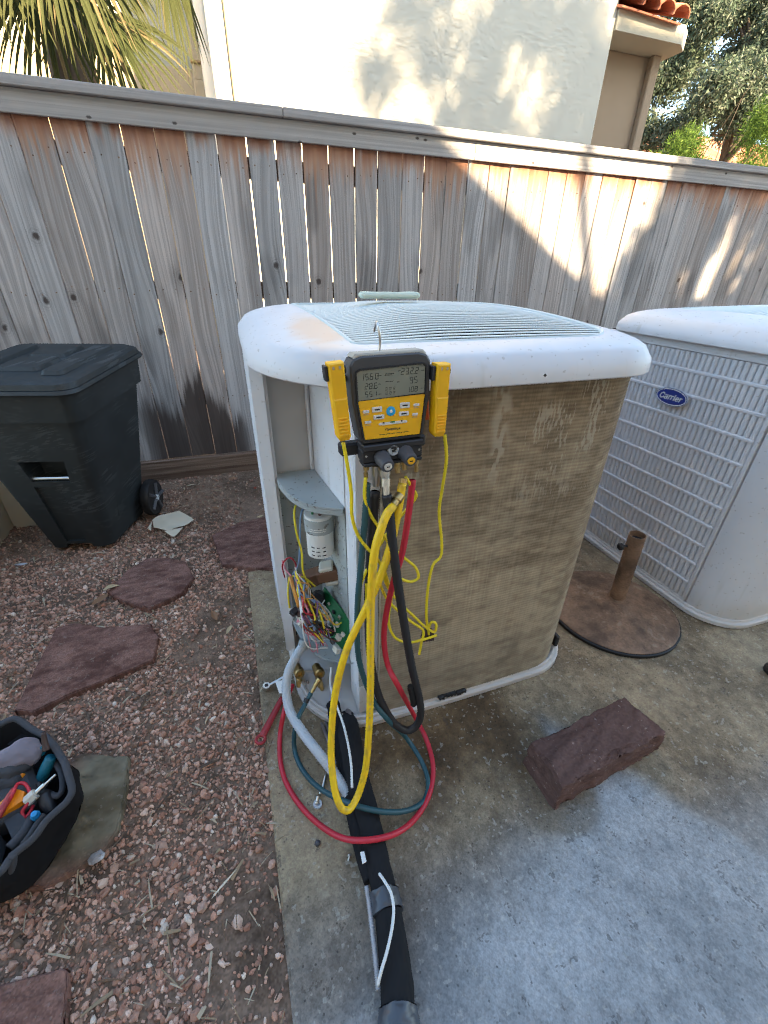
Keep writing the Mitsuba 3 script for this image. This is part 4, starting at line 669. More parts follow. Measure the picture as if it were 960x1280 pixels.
# manifold block
blk = G_('valve_block', cat_([box(-.0585, .0575, -.112, -.0885, -.034, .002, .002), box(-.0585, .0575, -.0882, -.0765, -.036, .010, .002), box(-.0575, .0565, -.1185, -.1122, -.030, .004, .0015)]), 'black_plastic'); G_('cross_bar', box(-.090, .082, -.1065, -.0825, -.062, -.0365, .004), 'black_plastic')
for x in (-.052, .051): G_('screw', lathe([(.002, .0022), (.0028, .0020), (.0028, .0001)], (x, -.098, 0), (0, 0, 1), 10), 'steel', blk)
for x, y, m_ in ((-.0235, -.1015, 'button_white'), (.0205, -.0965, 'gauge_yellow')):
    kn = G_('valve_knob', lathe([(.002, .0145), (.010, .0150), (.024, .0132), (.034, .0128), (.038, .0112), (.0382, .0001)], (x, y, 0), (.02, -.22, 1), 24), 'grey_dark', smooth=30); e = V3(x, y, 0) + V3(.02, -.22, 1) / 1.024 * .0384
    G_('knob_cap', lathe([(0, .0075), (.001, .0072), (.0011, .0001)], e, (.02, -.22, 1), 20), m_, kn); G_('knob_print', box(e[0] - .0028, e[0] + .0028, e[1] - .001, e[1] + .001, e[2] + .0012, e[2] + .0022), 'ink_black', kn)
G_('sight_glass', lathe([(.002, .0108), (.008, .0108), (.010, .0095), (.010, .0070), (.007, .0068), (.007, .0001)], (-.0015, -.0905, 0), (0, 0, 1), 24), 'grey_conduit', smooth=30); G_('sight_glass_core', cat_([box(-.0045, .0015, -.0935, -.0905, .0072, .010), box(-.0015, .0030, -.0900, -.0868, .0072, .010)]), 'ink_black')
for x, z, l, r in ((-.0505, -.012, .026, .0042), (-.045, -.020, .014, .0035), (.0495, -.006, .026, .0042), (.0400, -.016, .012, .005), (.0340, -.012, .012, .004)): G_('port_fitting', lathe([(0, r), (l * .4, r), (l * .42, r * .7), (l * .6, r * .7), (l * .62, r * 1.05), (l, r * .95)], (x, -.1186, z), (0, -1, 0), 12), 'brass', smooth=30)
for x, z in ((-.0165, -.006), (.0105, -.006), (-.030, -.018), (.028, -.016)): G_('port_fitting', lathe([(0, .0048), (.006, .0048), (.0062, .0065), (.012, .0065), (.0122, .005), (.022, .005)], (x, -.1186, z), (0, -1, 0), 12), 'brass', smooth=30)
# pipe clamps parked on either side
def clamp(loc, lean, label):
    k_ = thing('pipe_clamp', label, 'pipe clamp', 'yellow pipe clamps parked on the gauge'); Mc = frame(V3(*loc), (math.cos(lean), 0, math.sin(lean)), (-math.sin(lean), .04, math.cos(lean)))
    def P_(n_, m, mt): return part(k_, n_, place(m, Mc), mt)
    P_('handle', cat_([hullm([(x, y, z) for x, y in ((-.0125, .0), (.0125, .0), (.0130, .060), (-.0130, .060)) for z in (-.016, .006)] + [(x, y, .010) for x, y in ((-.010, .004), (.010, .004), (.0105, .058), (-.0105, .058))]),
                       hullm([(x, y, z) for x, y in ((-.0124, .006), (.0124, .006), (.0115, -.062), (-.0115, -.062), (-.008, -.068), (.008, -.068)) for z in (-.014, .008)] + [(x, y, .0118) for x, y in ((-.0098, .002), (.0098, .002), (.009, -.060), (-.009, -.060))])]), 'gauge_yellow')
    for j in range(6): P_('grip_rib', box(-.0085, .0085, -.0290 - j * .0058, -.0265 - j * .0058, .0115, .0142, .0008), 'gauge_yellow')
    P_('pivot', rod((-.0175, .047, -.008), (.0175, .047, -.008), .0075), 'black_plastic'); P_('jaw_block', box(-.019, -.0135, .032, .056, -.016, .004, .001), 'black_plastic')
    for x in (-.007, .0035): P_('spring_slot', box(x, x + .0035, .050, .055, .0096, .0104), 'tan_trim')
    return Mc
C1 = (0.1590, 0.6900, 1.0296); C2 = (0.3432, 0.6900, 1.0195); clamp(C1, .075, 'yellow pipe clamp left of the gauge screen'); clamp(C2, -.01, 'yellow pipe clamp right of the gauge screen')
G_('clamp_arm', box(-.099, -.073, .030, .042, -.035, -.022, .002), 'black_plastic'); G_('clamp_arm', box(.073, .100, .036, .048, -.035, -.022, .002), 'black_plastic'); G_('orange_tab', hull2([(.066, -.050), (.080, -.050), (.078, -.014), (.070, -.014)], -.03, -.016), 'orange_red')

# ------------------------------------------------------------------ hoses
def hose(name, label, pts, r, m_, fit=(), n=9, cat='hose', sec=12):
    k_ = thing(name, label, cat); part(k_, 'tube', tube(pts, r, sec, n), m_, smooth=True)
    for a, b, rr, fm in fit: part(k_, 'fitting', lathe([(0, rr), (np.linalg.norm(V3(*b) - V3(*a)) * .45, rr), (np.linalg.norm(V3(*b) - V3(*a)) * .46, rr * .8), (np.linalg.norm(V3(*b) - V3(*a)), rr * .78)], a, V3(*b) - V3(*a), 14), fm, smooth=30)
    return k_
yh = hose('refrigerant_hose', 'bright yellow hose looping from the gauge down over the black line set and back up',
    [(0.2478, 0.6550, 0.8344), (0.2318, 0.6450, 0.8253), (0.2164, 0.6350, 0.7992), (0.2020, 0.6280, 0.7527), (0.1934, 0.6200, 0.6681), (0.1903, 0.6150, 0.5432), (0.1874, 0.6050, 0.4051), (0.1789, 0.5900, 0.2706), (0.1631, 0.5650, 0.1731), (0.1408, 0.5450, 0.1175), (0.1171, 0.5250, 0.1061), (0.1018, 0.5180, 0.1121), (0.0887, 0.5250, 0.1283), (0.0825, 0.5500, 0.1613), (0.0866, 0.5900, 0.2227), (0.0985, 0.6200, 0.2956), (0.1134, 0.6380, 0.3720), (0.1334, 0.6480, 0.4491), (0.1550, 0.6550, 0.5072), (0.1844, 0.6600, 0.5670), (0.2135, 0.6620, 0.6332), (0.2360, 0.6640, 0.6952), (0.2531, 0.6680, 0.7576), (0.2643, 0.6720, 0.8174), (0.2737, 0.6800, 0.8656)], .0083, 'hose_yellow',
    [((0.2789, 0.6900, 0.8705), (0.2751, 0.6820, 0.8491), .0085, 'brass'), ((0.2727, 0.6800, 0.8505), (0.2651, 0.6720, 0.8401), .0062, 'brass'), ((0.2666, 0.6720, 0.8450), (0.2451, 0.6560, 0.8309), .0098, 'brass'), ((0.2469, 0.6570, 0.8335), (0.2341, 0.6470, 0.8238), .0090, 'steel')])
ymid = spline([(0.1910, 0.6175, 0.6294), (0.1903, 0.6150, 0.5432), (0.1874, 0.6050, 0.4051), (0.1789, 0.5900, 0.2706)], 10); pm_ = []
for q, d in zip(ymid[:-1], np.diff(ymid, axis=0)):
    if rnd.random() < .8: pm_.append(place(box(-.0012, .0012, -.0022, .0022, 0, .0004), frame(q + V3(-.0022, -.0079, .001), (1, -.25, 0), d)))
part(yh, 'print', cat_(pm_), 'tan_trim', kind='stuff')
bh_ = hose('vacuum_hose', 'thick black hose with steel couplings hanging in a loop before the fins',
    [(0.2391, 0.6720, 0.8509), (0.2452, 0.6680, 0.8050), (0.2536, 0.6620, 0.7227), (0.2668, 0.6550, 0.6208), (0.2848, 0.6500, 0.5030), (0.3049, 0.6450, 0.3823), (0.3256, 0.6400, 0.2829), (0.3355, 0.6370, 0.2124), (0.3261, 0.6350, 0.1656), (0.3001, 0.6370, 0.1507), (0.2680, 0.6450, 0.1817), (0.2437, 0.6550, 0.2349), (0.2247, 0.6650, 0.3017), (0.2146, 0.6800, 0.3757), (0.2111, 0.6950, 0.4823), (0.2128, 0.7000, 0.6208), (0.2198, 0.7000, 0.7442), (0.2259, 0.7000, 0.8442)], .0098, 'hose_black',
    [((0.2389, 0.6880, 0.8965), (0.2412, 0.6840, 0.8717), .0115, 'steel'), ((0.2402, 0.6840, 0.8784), (0.2398, 0.6740, 0.8463), .0098, 'steel'), ((0.2281, 0.7030, 0.8980), (0.2281, 0.7020, 0.8567), .0085, 'steel')])
part(bh_, 'sleeve_end', tube([(0.3046, 0.6460, 0.3143), (0.3126, 0.6440, 0.2707), (0.3172, 0.6460, 0.2408)], .0085, 10), 'black_rubber')
rh = hose('refrigerant_hose', 'red hose running from the gauge and lying in a wide loop on the slab',
    [(0.3035, 0.7000, 0.8592), (0.2964, 0.6950, 0.7906), (0.2843, 0.6900, 0.6975), (0.2650, 0.6900, 0.6157), (0.2501, 0.6900, 0.5206), (0.2458, 0.6850, 0.4500), (0.2522, 0.6700, 0.3818), (0.2696, 0.6400, 0.3354), (0.3641, 0.7358, 0.0550), (0.3802, 0.6769, 0.0200), (0.3708, 0.6036, 0.0120), (0.3357, 0.5416, 0.0120), (0.2805, 0.4942, 0.0220), (0.2124, 0.4595, 0.0580), (0.1382, 0.4571, 0.0800), (0.0771, 0.4965, 0.0520), (0.0209, 0.5772, 0.0160), (-0.0199, 0.6630, 0.0080), (-0.0338, 0.7388, 0.0080), (-0.0259, 0.8217, 0.0100), (-0.0044, 0.8600, 0.0608), (0.0177, 0.9200, 0.0567), (0.0346, 0.9500, 0.0589)], .0068, 'hose_red')
th_ = hose('refrigerant_hose', 'dark teal hose from the gauge lying in a loop inside the red one',
    [(0.2084, 0.6950, 0.8678), (0.2034, 0.6900, 0.8089), (0.1929, 0.6850, 0.7001), (0.1814, 0.6800, 0.5891), (0.1781, 0.6750, 0.4563), (0.1913, 0.6700, 0.3589), (0.2150, 0.6600, 0.2723), (0.2477, 0.6400, 0.2114), (0.3155, 0.6831, 0.0500), (0.3410, 0.6263, 0.0180), (0.3404, 0.5681, 0.0120), (0.3128, 0.5263, 0.0120), (0.2625, 0.5053, 0.0350), (0.1972, 0.5037, 0.0700), (0.1243, 0.5386, 0.0820), (0.0594, 0.6195, 0.0400), (0.0211, 0.7046, 0.0080), (0.0091, 0.7719, 0.0100), (0.0235, 0.8000, 0.0751), (0.0574, 0.8450, 0.0876), (0.0815, 0.8650, 0.1071)], .0066, 'hose_teal',
    [((0.1139, 0.8850, 0.1354), (0.0968, 0.8780, 0.1179), .0095, 'brass'), ((0.0968, 0.8780, 0.1179), (0.0724, 0.8580, 0.0977), .0062, 'brass')])
part(th_, 'ring', tube([(0.0672, 0.8550, 0.1000), (0.0607, 0.8480, 0.0933)], .0082, 10, smoothpath=False), 'black_plastic')
C = lambda l, p: hose('sensor_cord', l, p, .0034, 'cord_yellow', (), 8, 'cord', 8)
C('thin yellow cord from the left pipe clamp down behind the yellow hose', [(0.1635, 0.6900, 0.9553), (0.1695, 0.6900, 0.9138), (0.1757, 0.6900, 0.8565), (0.1756, 0.6880, 0.8058), (0.1853, 0.6850, 0.7638), (0.2034, 0.6800, 0.7310), (0.2239, 0.6850, 0.6994), (0.2492, 0.7000, 0.6451), (0.2654, 0.7100, 0.5813), (0.2744, 0.7200, 0.5246)])
C('thin yellow cord from the right pipe clamp straight down to the dark bundle', [(0.3594, 0.6900, 0.9491), (0.3731, 0.7000, 0.8932), (0.3807, 0.7200, 0.8209), (0.3837, 0.7300, 0.7568), (0.3992, 0.7350, 0.6770), (0.4014, 0.7350, 0.6313), (0.3800, 0.7300, 0.6115), (0.3725, 0.7300, 0.5455), (0.3749, 0.7300, 0.4536), (0.3866, 0.7300, 0.3854)])
C('thin yellow cord curving out from below the brass elbow', [(0.2858, 0.6950, 0.8707), (0.3008, 0.7000, 0.8455), (0.3169, 0.7100, 0.8166), (0.3060, 0.7150, 0.7933), (0.2805, 0.7150, 0.7630), (0.2459, 0.7100, 0.7209), (0.2146, 0.7000, 0.6744), (0.1937, 0.6900, 0.6377), (0.1811, 0.6850, 0.5962), (0.1824, 0.6850, 0.5637), (0.1952, 0.6850, 0.5578), (0.2027, 0.6850, 0.5905), (0.2044, 0.6900, 0.6307)])
C('thin yellow cord from under the gauge ending in a loop right of the red hose', [(0.2038, 0.6900, 0.8823), (0.2014, 0.6880, 0.8418), (0.2126, 0.6880, 0.8031), (0.2317, 0.6900, 0.7672), (0.2586, 0.7000, 0.7167), (0.3012, 0.7200, 0.6586), (0.3347, 0.7300, 0.6171), (0.3448, 0.7300, 0.5841), (0.3227, 0.7300, 0.5774), (0.2878, 0.7200, 0.6053)])
C('thin yellow cord hanging in the low loop beside the dark bundle', [(0.2752, 0.7100, 0.5788), (0.2705, 0.7200, 0.5181), (0.2734, 0.7300, 0.4563), (0.2939, 0.7350, 0.3983), (0.3306, 0.7350, 0.3692), (0.3645, 0.7250, 0.3770), (0.4061, 0.7220, 0.3842)])
C('upper of the two thin yellow cords slanting to the dark bundle', [(0.2418, 0.7000, 0.6534), (0.2652, 0.7150, 0.5821), (0.3008, 0.7300, 0.5164), (0.3401, 0.7320, 0.4618), (0.3729, 0.7300, 0.4182), (0.3997, 0.7250, 0.3948), (0.4020, 0.7250, 0.4226), (0.3892, 0.7280, 0.4291), (0.3832, 0.7300, 0.4008)])
C('lower of the two thin yellow cords slanting to the dark bundle', [(0.2291, 0.7000, 0.6476), (0.2579, 0.7150, 0.5602), (0.2953, 0.7300, 0.4948), (0.3345, 0.7320, 0.4444), (0.3693, 0.7300, 0.4051), (0.3664, 0.7280, 0.3676), (0.3625, 0.7280, 0.3209)])
solo('cord_bundle', roughen(hullm([V3(*p) + d for p in ((0.3719, 0.7350, 0.3646), (0.4024, 0.7350, 0.3608), (0.3992, 0.7380, 0.3882), (0.3761, 0.7380, 0.3896)) for d in (V3(0, -.008, 0), V3(0, .012, 0), V3(0, 0, .007), V3(0, 0, -.007))]), .002, 60, 2, .006), 'brown_plastic', 'dark brown clip bunching the yellow cords against the fins', 'clip', smooth=40)
# conduit, thermostat wire, line set
cd = thing('conduit', 'grey flexible conduit curving from the control box down to the line set', 'conduit')
cp = spline([(0.0834, 0.9850, 0.1862), (0.0527, 0.9550, 0.1716), (0.0241, 0.9250, 0.1443), (0.0109, 0.8900, 0.1045), (0.0136, 0.8400, 0.0799), (0.0370, 0.7700, 0.0750), (0.0687, 0.7000, 0.0697), (0.0970, 0.6535, 0.0450), (0.1164, 0.6093, 0.0320), (0.1282, 0.5728, 0.0240)], 10); cdm = tube(cp, lambda t: .0135 + .0007 * np.sin(t * 420), 14, 3, True); part(cd, 'sleeve', cdm, 'grey_conduit', smooth=True)
part(cd, 'connector', lathe([(0, .017), (.016, .017), (.017, .014), (.026, .014)], (0.0904, 0.9900, 0.1999), (-.4, -.5, -.9), 16), 'box_metal', smooth=30); part(cd, 'end_clip', plate([(0.1190, 0.6373, 0.0300), (0.1352, 0.6147, 0.0300), (0.1232, 0.5855, 0.0300), (0.1083, 0.6026, 0.0300)], .008), 'steel')
hose('thermostat_wire', 'thin white wire dropping from the control box along the upper line set', [(0.1527, 0.9000, 0.1539), (0.1409, 0.8650, 0.1199), (0.1428, 0.8000, 0.1138), (0.1480, 0.7350, 0.1096), (0.1448, 0.6680, 0.1207), (0.1393, 0.6153, 0.1120), (0.1286, 0.5682, 0.1000)], .0032, 'white_plastic', (), 8, 'wire', 8)
ls = thing('line_set', 'black foam insulated pipe with tape wraps running from the unit to the bottom edge', 'pipe')
LP = [(0.1926, 0.9450, -0.0461), (0.1904, 0.9050, -0.0645), (0.1630, 0.7263, 0.0600), (0.1561, 0.6259, 0.0440), (0.1553, 0.5410, 0.0420), (0.1531, 0.4733, 0.0400), (0.1498, 0.4143, 0.0380), (0.1450, 0.3500, 0.0360), (0.1373, 0.2929, 0.0360), (0.1276, 0.2427, 0.0360), (0.1160, 0.1982, 0.0360), (0.1028, 0.1587, 0.0360)]
part(ls, 'insulation', roughen(tube(LP, lambda t: .0290 + .0025 * np.sin(t * 9), 18, 14, True, .95), .0028, 40, 1), 'foam_black', smooth=True)
part(ls, 'insulation', tube([V3(*(0.1031, 0.1596, 0.0360)), V3(.10, .0, .036), V3(.085, -.45, .036), V3(.09, -1.1, .036)], .0290, 18, 10, True, .95), 'foam_black', smooth=True); lps = spline(LP, 20); part(ls, 'second_pipe', tube([(0.1441, 0.8637, 0.0300), (0.1389, 0.7571, 0.0260), (0.1306, 0.6315, 0.0220), (0.1270, 0.5224, 0.0220), (0.1271, 0.4532, 0.0200), (0.1318, 0.4054, 0.0160)], .021, 12), 'foam_black', smooth=True)
def wrap(u0, u1, extra, m_, lab): part(ls, 'tape', roughen(tube(lps[int(u0 * len(lps)):int(u1 * len(lps))], .0325 + extra, 18, 3, True, .93),   .0065, 42, int(u0 * 90), .010), m_, smooth=22, label=lab)
wrap(.605, .665, .001, 'tape_grey', 'shiny grey tape wrap below the red hose'); wrap(.895, .96, .004, 'tape_grey', 'crumpled shiny tape wrap at the bottom edge')
part(ls, 'pipe_tag', plate([(0.1145, 0.4481, 0.0620), (0.1233, 0.4459, 0.0640), (0.1229, 0.4254, 0.0640), (0.1135, 0.4254, 0.0600)], .002), 'white_plastic')
hose('control_wire', 'thin white wire bowed over the lower line set between the two tape wraps', [(0.1426, 0.3935, 0.0700), (0.1489, 0.3744, 0.0760), (0.1548, 0.3501, 0.0790), (0.1508, 0.3242, 0.0790), (0.1382, 0.2988, 0.0790), (0.1189, 0.2719, 0.0770), (0.1008, 0.2518, 0.0720), (0.0884, 0.2374, 0.0580)], .0032, 'white_plastic', (), 8, 'wire', 8)
hose('wrapped_wire', 'ribbed pale cable along the left side of the lower line set', [(0.1125, 0.3909, 0.0400), (0.1085, 0.3539, 0.0400), (0.1018, 0.3099, 0.0400), (0.0957, 0.2696, 0.0400), (0.0892, 0.2347, 0.0400)], lambda t: .0052 + .0009 * np.sin(t * 260), 'foil_grey', (), 40, 'cable', 8)

# ------------------------------------------------------------------ wheeled bin
BN = thing('wheeled_bin', 'scuffed black wheeled rubbish bin with a closed lid at the left edge', 'rubbish bin')
BO, BW, BD = V3(-.69, 2.07, 0), V3(-.97, .24, 0), V3(.30, .954, 0); BW /= np.linalg.norm(BW); BD /= np.linalg.norm(BD)
def bl_(w, d, z): return BO + BW * w + BD * d + V3(0, 0, z)
def brect(w0, w1, d0, d1, z0f, z0b, r, n=6):
    P = []
    for cw, cd_, a0 in ((w0 + r, d0 + r, 180), (w1 - r, d0 + r, 270), (w1 - r, d1 - r, 0), (w0 + r, d1 - r, 90)):
        for t in np.linspace(0, 90, n): a = math.radians(a0 + t); w, d = cw + r * math.cos(a), cd_ + r * math.sin(a); P.append(bl_(w, d, z0f + (z0b - z0f) * (d - d0) / (d1 - d0)))
    return np.array(P)
def man(m): mm = m.copy(); mm.merge_vertices(); return m3.Manifold(m3.Mesh(np.asarray(mm.vertices, np.float32), np.asarray(mm.faces, np.uint32)))
def unman(m): k_ = m.to_mesh(); return trimesh.Trimesh(k_.vert_properties[:, :3], k_.tri_verts, process=False)
bodyh = man(hullm(np.vstack([brect(.0, .29, .0, .37, .012, .012, .05), brect(-.105, .405, -.085, .47, .70, .745, .05)])))
pocket = man(hullm([bl_(w, d, z) for w, z in ((.045, .385), (.20, .385), (.215, .485), (.03, .485)) for d in (-.2, .045)] ))
arch = man(hullm([bl_(w, d, z) for w, z in ((.07, -.02), (.22, -.02), (.20, .035), (.09, .035)) for d in (-.1, .14)]))
ctr = man(hullm([bl_(w, d, z) for w, z in ((.105, .05), (.195, .05), (.205, .36), (.095, .36)) for d in (-.2, -.030)] + [bl_(w, .012, .05) for w in (.105, .195)]))
part(BN, 'body', unman(bodyh - pocket - arch - ctr), 'bin_plastic', smooth=25)
part(BN, 'collar', hullm(np.vstack([brect(-.116, .416, -.098, .482, .665, .71, .055), brect(-.125, .425, -.108, .490, .772, .822, .055)])), 'bin_plastic', smooth=25)
part(BN, 'rim', hullm(np.vstack([brect(-.140, .440, -.125, .500, .774, .824, .06), brect(-.146, .446, -.131, .506, .782, .832, .06), brect(-.140, .440, -.125, .500, .795, .845, .06)])), 'bin_plastic', smooth=25)
lid = part(BN, 'lid', hullm(np.vstack([brect(-.136, .436, -.120, .497, .797, .847, .06), brect(-.130, .430, -.114, .490, .817, .868, .06), brect(-.10, .40, -.080, .46, .826, .880, .05)])), 'bin_plastic', smooth=25)
for w0, w1, d0, d1 in ((-.06, .03, -.02, .40), (.06, .23, .03, .20), (.07, .22, .22, .40), (.27, .36, -.02, .40)): part(lid, 'lid_panel', hullm(np.vstack([brect(w0, w1, d0, d1, .828 + .09 * (d0 + .08), .828 + .09 * (d1 + .08), .02, 4), brect(w0 + .008, w1 - .008, d0 + .008, d1 - .008, .843 + .09 * (d0 + .08), .843 + .09 * (d1 + .08), .015, 4)])), 'bin_plastic')
part(BN, 'catch_bar', rod(bl_(.036, -.030, .396), bl_(.208, -.030, .396), .0085), 'steel', label='pale metal catch bar across the front pocket')
part(BN, 'side_rib', tube([bl_(-.045, -.02, .60), bl_(-.055, .06, .585), bl_(-.060, .14, .60), bl_(-.066, .20, .635)], .011, 8), 'bin_plastic', smooth=True); part(BN, 'side_rib', tube([bl_(-.012, .10, .13), bl_(-.034, .11, .34), bl_(-.050, .13, .52)], .010, 8), 'bin_plastic', smooth=True)
part(BN, 'hinge_bar', rod(bl_(-.02, .50, .855), bl_(.32, .50, .855), .014), 'bin_plastic')
for w, s_ in ((-.062, -1), (.352, 1)):
    c = bl_(w, .345, .100); wh = part(BN, 'wheel', lathe([(-.022, .082), (-.020, .096), (-.010, .100), (.010, .100), (.020, .096), (.022, .082)], c, BW, 28), 'black_rubber', smooth=30)
    for k_ in range(5):
        a = k_ * 2 * math.pi / 5; part(wh, 'spoke', rod(c + BW * s_ * .024, c + BW * s_ * .024 + (BD * math.cos(a) + V3(0, 0, 1) * math.sin(a)) * .078, .010, 8), 'grey_dark')
    part(wh, 'hub', lathe([(0, .018), (.012, .018), (.016, .012), (.016, .001)], c + BW * s_ * .018, BW * s_, 16), 'grey_conduit')
part(BN, 'axle', rod(bl_(-.04, .345, .10), bl_(.33, .345, .10), .009), 'steel')

# ------------------------------------------------------------------ parasol bases
def dome_base(c, r, key):
    part(key, 'plate', lathe([(.010, r - .002), (.020, r), (.026, r - .010), (.032, r * .82), (.043, r * .5), (.053, r * .2), (.056, .045), (.056, .001)], (*c, 0), (0, 0, 1), 56), 'rusty_brown', smooth=40)
    part(key, 'rubber_rim', lathe([(0, r - .004), (.002, r + .005), (.014, r + .006), (.017, r + .001), (.017, r - .01)], (*c, 0), (0, 0, 1), 56), 'black_rubber', smooth=40)
pb = thing('parasol_base', 'rusty brown round parasol base with an upright tube, between the two condensers', 'parasol base', 'parasol bases on the slab'); pc_ = (1.335, .957); dome_base(pc_, .246, pb)
tb = part(pb, 'tube', unman(man(rod((1.364, .968, .045), (1.347, .966, .368), .0295, 28)) - man(rod((1.3485, .966, .34), (1.346, .966, .40), .0268, 28))), 'rusty_brown', smooth=30); part(pb, 'tube_core', rod((1.352, .967, .30), (1.348, .966, .345), .0262, 20), 'ink_black')
part(pb, 'collar', lathe([(0, .036), (.006, .036), (.012, .031)], (1.3635, .968, .052), (-.05, 0, 1), 24), 'rusty_brown'); part(pb, 'thumb_screw', cat_([rod((1.325, .972, .318), (1.292, .978, .318), .005, 8)]), 'black_plastic'); part(pb, 'screw_head', lathe([(0, .013), (.010, .014), (.014, .010), (.014, .001)], (1.300, .976, .318), (-1, .18, 0), 12), 'black_plastic')
pb2 = thing('parasol_base', 'second brown parasol base, mostly hidden behind the opened condenser', 'parasol base', 'parasol bases on the slab'); dome_base((1.24, 1.42), .225, pb2); part(pb2, 'tube', rod((1.24, 1.42, .045), (1.24, 1.42, .36), .028, 20), 'rusty_brown')

# ------------------------------------------------------------------ loose block, tools, litter
F_, E_, C_, A_ = [V3(*p) for p in ((0.6310, 0.4031, 0.0000), (0.6143, 0.5097, 0.0000), (0.6318, 0.4068, 0.0920), (0.6284, 0.5309, 0.0880))]
K1, K2, K3 = V3(*(1.0176, 0.4406, 0.0880)), V3(*(0.9925, 0.5665, 0.0880)), V3(*(0.6536, 0.5392, 0.0960))
blk_pts = []
for p, b in ((C_, 0), (A_, 0), (K1, 0), (K2, 0)): blk_pts += [p, p * [1, 1, 0] + (p * [1, 1, 0] - (C_ + A_ + K1 + K2) / 4 * [1, 1, 0]) * .03 + V3(0, 0, .001)]
blk_m = hullm(blk_pts + [(C_ + K1) / 2 + V3(-.01, .02, .010), (C_ + A_) / 2 + V3(.012, 0, .012)])
bm_ = roughen(roughen(blk_m, .008, 26, 4, .010), .003, 110, 8); side = np.abs(bm_.vertex_normals[:, 2]) < .5; bm_.vertices[side] += bm_.vertex_normals[side] * ((meshkit.noise(bm_.vertices[side] * [60, 60, 160]) - .5) * .007)[:, None]
solo('loose_block', bm_, 'block_red', 'rough dark red-brown block lying askew on the wet slab', 'block', smooth=28)

wrn = thing('pipe_wrench', 'red handled tool lying on the slab edge left of the line set', 'wrench'); a, b = V3(*(-0.0751, 0.8351, 0.0140)), V3(*(-0.0028, 0.9450, 0.0180))
part(wrn, 'handle', tube([a, a * .5 + b * .5, b], lambda t: .0115 - .002 * t, 10, 5, True, .6), 'handle_red', smooth=True); part(wrn, 'end_ring', tube([a + .013 * V3(math.cos(t), math.sin(t), 0) - (b - a) * .08 for t in np.linspace(0, 6.283, 16)], .0045, 7, smoothpath=False), 'handle_red'); part(wrn, 'jaw', hullm([b + V3(-.014, 0, -.01), b + V3(.016, .006, -.01), b + V3(-.004, .04, .008), b + V3(.018, .035, .008), b + V3(0, 0, .012), b + V3(.012, .04, -.012)]), 'steel')
rt = thing('ratchet_wrench', 'small steel ratchet wrench poking out left of the grey conduit', 'wrench'); a, b = V3(*(-0.0475, 1.0056, 0.0160)), V3(*(0.0262, 1.0200, 0.0300)); part(rt, 'shank', tube([a, (a + b) / 2, b], .0055, 8, 4, True, .6), 'steel', smooth=True); part(rt, 'head', lathe([(-.006, .012), (.006, .012)], a, (.1, -.1, 1), 16), 'steel'); part(rt, 'socket', lathe([(.0062, .006), (.0068, .006), (.0069, .0005)], a, (.1, -.1, 1), 12), 'ink_black')
tg = solo('paper_tag', plate([(-0.0174, 0.9871, 0.0500), (0.0156, 0.9777, 0.0600), (0.0194, 0.9371, 0.0500), (-0.0106, 0.9496, 0.0350)], .0015), 'white_plastic', 'small white tag beside the grey conduit at the slab edge', 'tag'); 
solo('bolt', cat_([lathe([(0, .0075), (.004, .0078), (.005, .006), (.016, .0058), (.017, .0045)], (0.0427, 0.6093, 0.0040), (.35, .7, .5), 12)]), 'steel', 'steel pipe fitting lying on the slab left of the yellow hose loop', 'fitting', smooth=30)
solo('flare_nut', lathe([(0, .0115), (.007, .0115), (.0072, .006), (.001, .0058)], (0.0440, 0.6059, 0.0020), (.1, -.1, 1), 12), 'grey_conduit', 'round grey washer on the slab just below the steel fitting', 'washer')
solo('valve_core_tool', tube([(0.0547, 0.6269, 0.0060), (0.0672, 0.6450, 0.0080), (0.0821, 0.6731, 0.0120)], .0045, 8, 3), 'steel', 'thin steel rod on the slab beside the end of the grey conduit', 'rod', smooth=True)
sc1 = thing('screw', 'small steel screw lying on the slab beside the black line set', 'screw'); part(sc1, 'shank', rod((0.0886, 0.4630, 0.0030), (0.0944, 0.4698, 0.0060), .0018, 8), 'steel'); part(sc1, 'head', lathe([(0, .0048), (.003, .0044), (.0032, .001)], (0.0944, 0.4698, 0.0060), (.3, .9, .2), 10), 'steel')
solo('pebble', roughen(trimesh.creation.icosphere(2, .0072), .0015, 180, 2), 'gravel_dark' if 'gravel_dark' in scene else 'grey_dark', 'single dark pebble on the slab below the red hose loop', 'pebble', smooth=True); scene['pebble']['to_world'] = T().translate(list((0.0274, 0.5199, 0.0050)))
def scrap(px, z, name, label, mt, cat, sag=.004, seed=0, up=.010, group=None):
    P = np.array(px, float); c = P.mean(0); q = sg.Polygon(P[:, :2]); m = prism(q, 0, .0008); v, f = trimesh.remesh.subdivide_to_size(m.vertices, m.faces, .018); m = trimesh.Trimesh(v, f)
    m.vertices[:, 2] += z + up * (meshkit.noise(np.c_[m.vertices[:, :2] * 22, np.full(len(m.vertices), seed)])); solo(name, m, mt, label, cat, group, smooth=30)
scrap([(-0.5340, 2.2862, 0.0000), (-0.5027, 2.3306, 0.0000), (-0.4012, 2.3462, 0.0000), (-0.3207, 2.2293, 0.0000), (-0.3470, 2.1849, 0.0000), (-0.4377, 2.1377, 0.0000), (-0.5161, 2.1949, 0.0000)], .006, 'paper_scrap', 'larger pale torn paper scrap on the gravel beside the bin', 'paper', 'paper', seed=3)
scrap([(-0.4606, 2.1367, 0.0000), (-0.3688, 2.1493, 0.0000), (-0.4092, 2.0653, 0.0000)], .008, 'paper_scrap', 'small pale paper corner just below the larger paper scrap', 'paper', 'paper', seed=5)
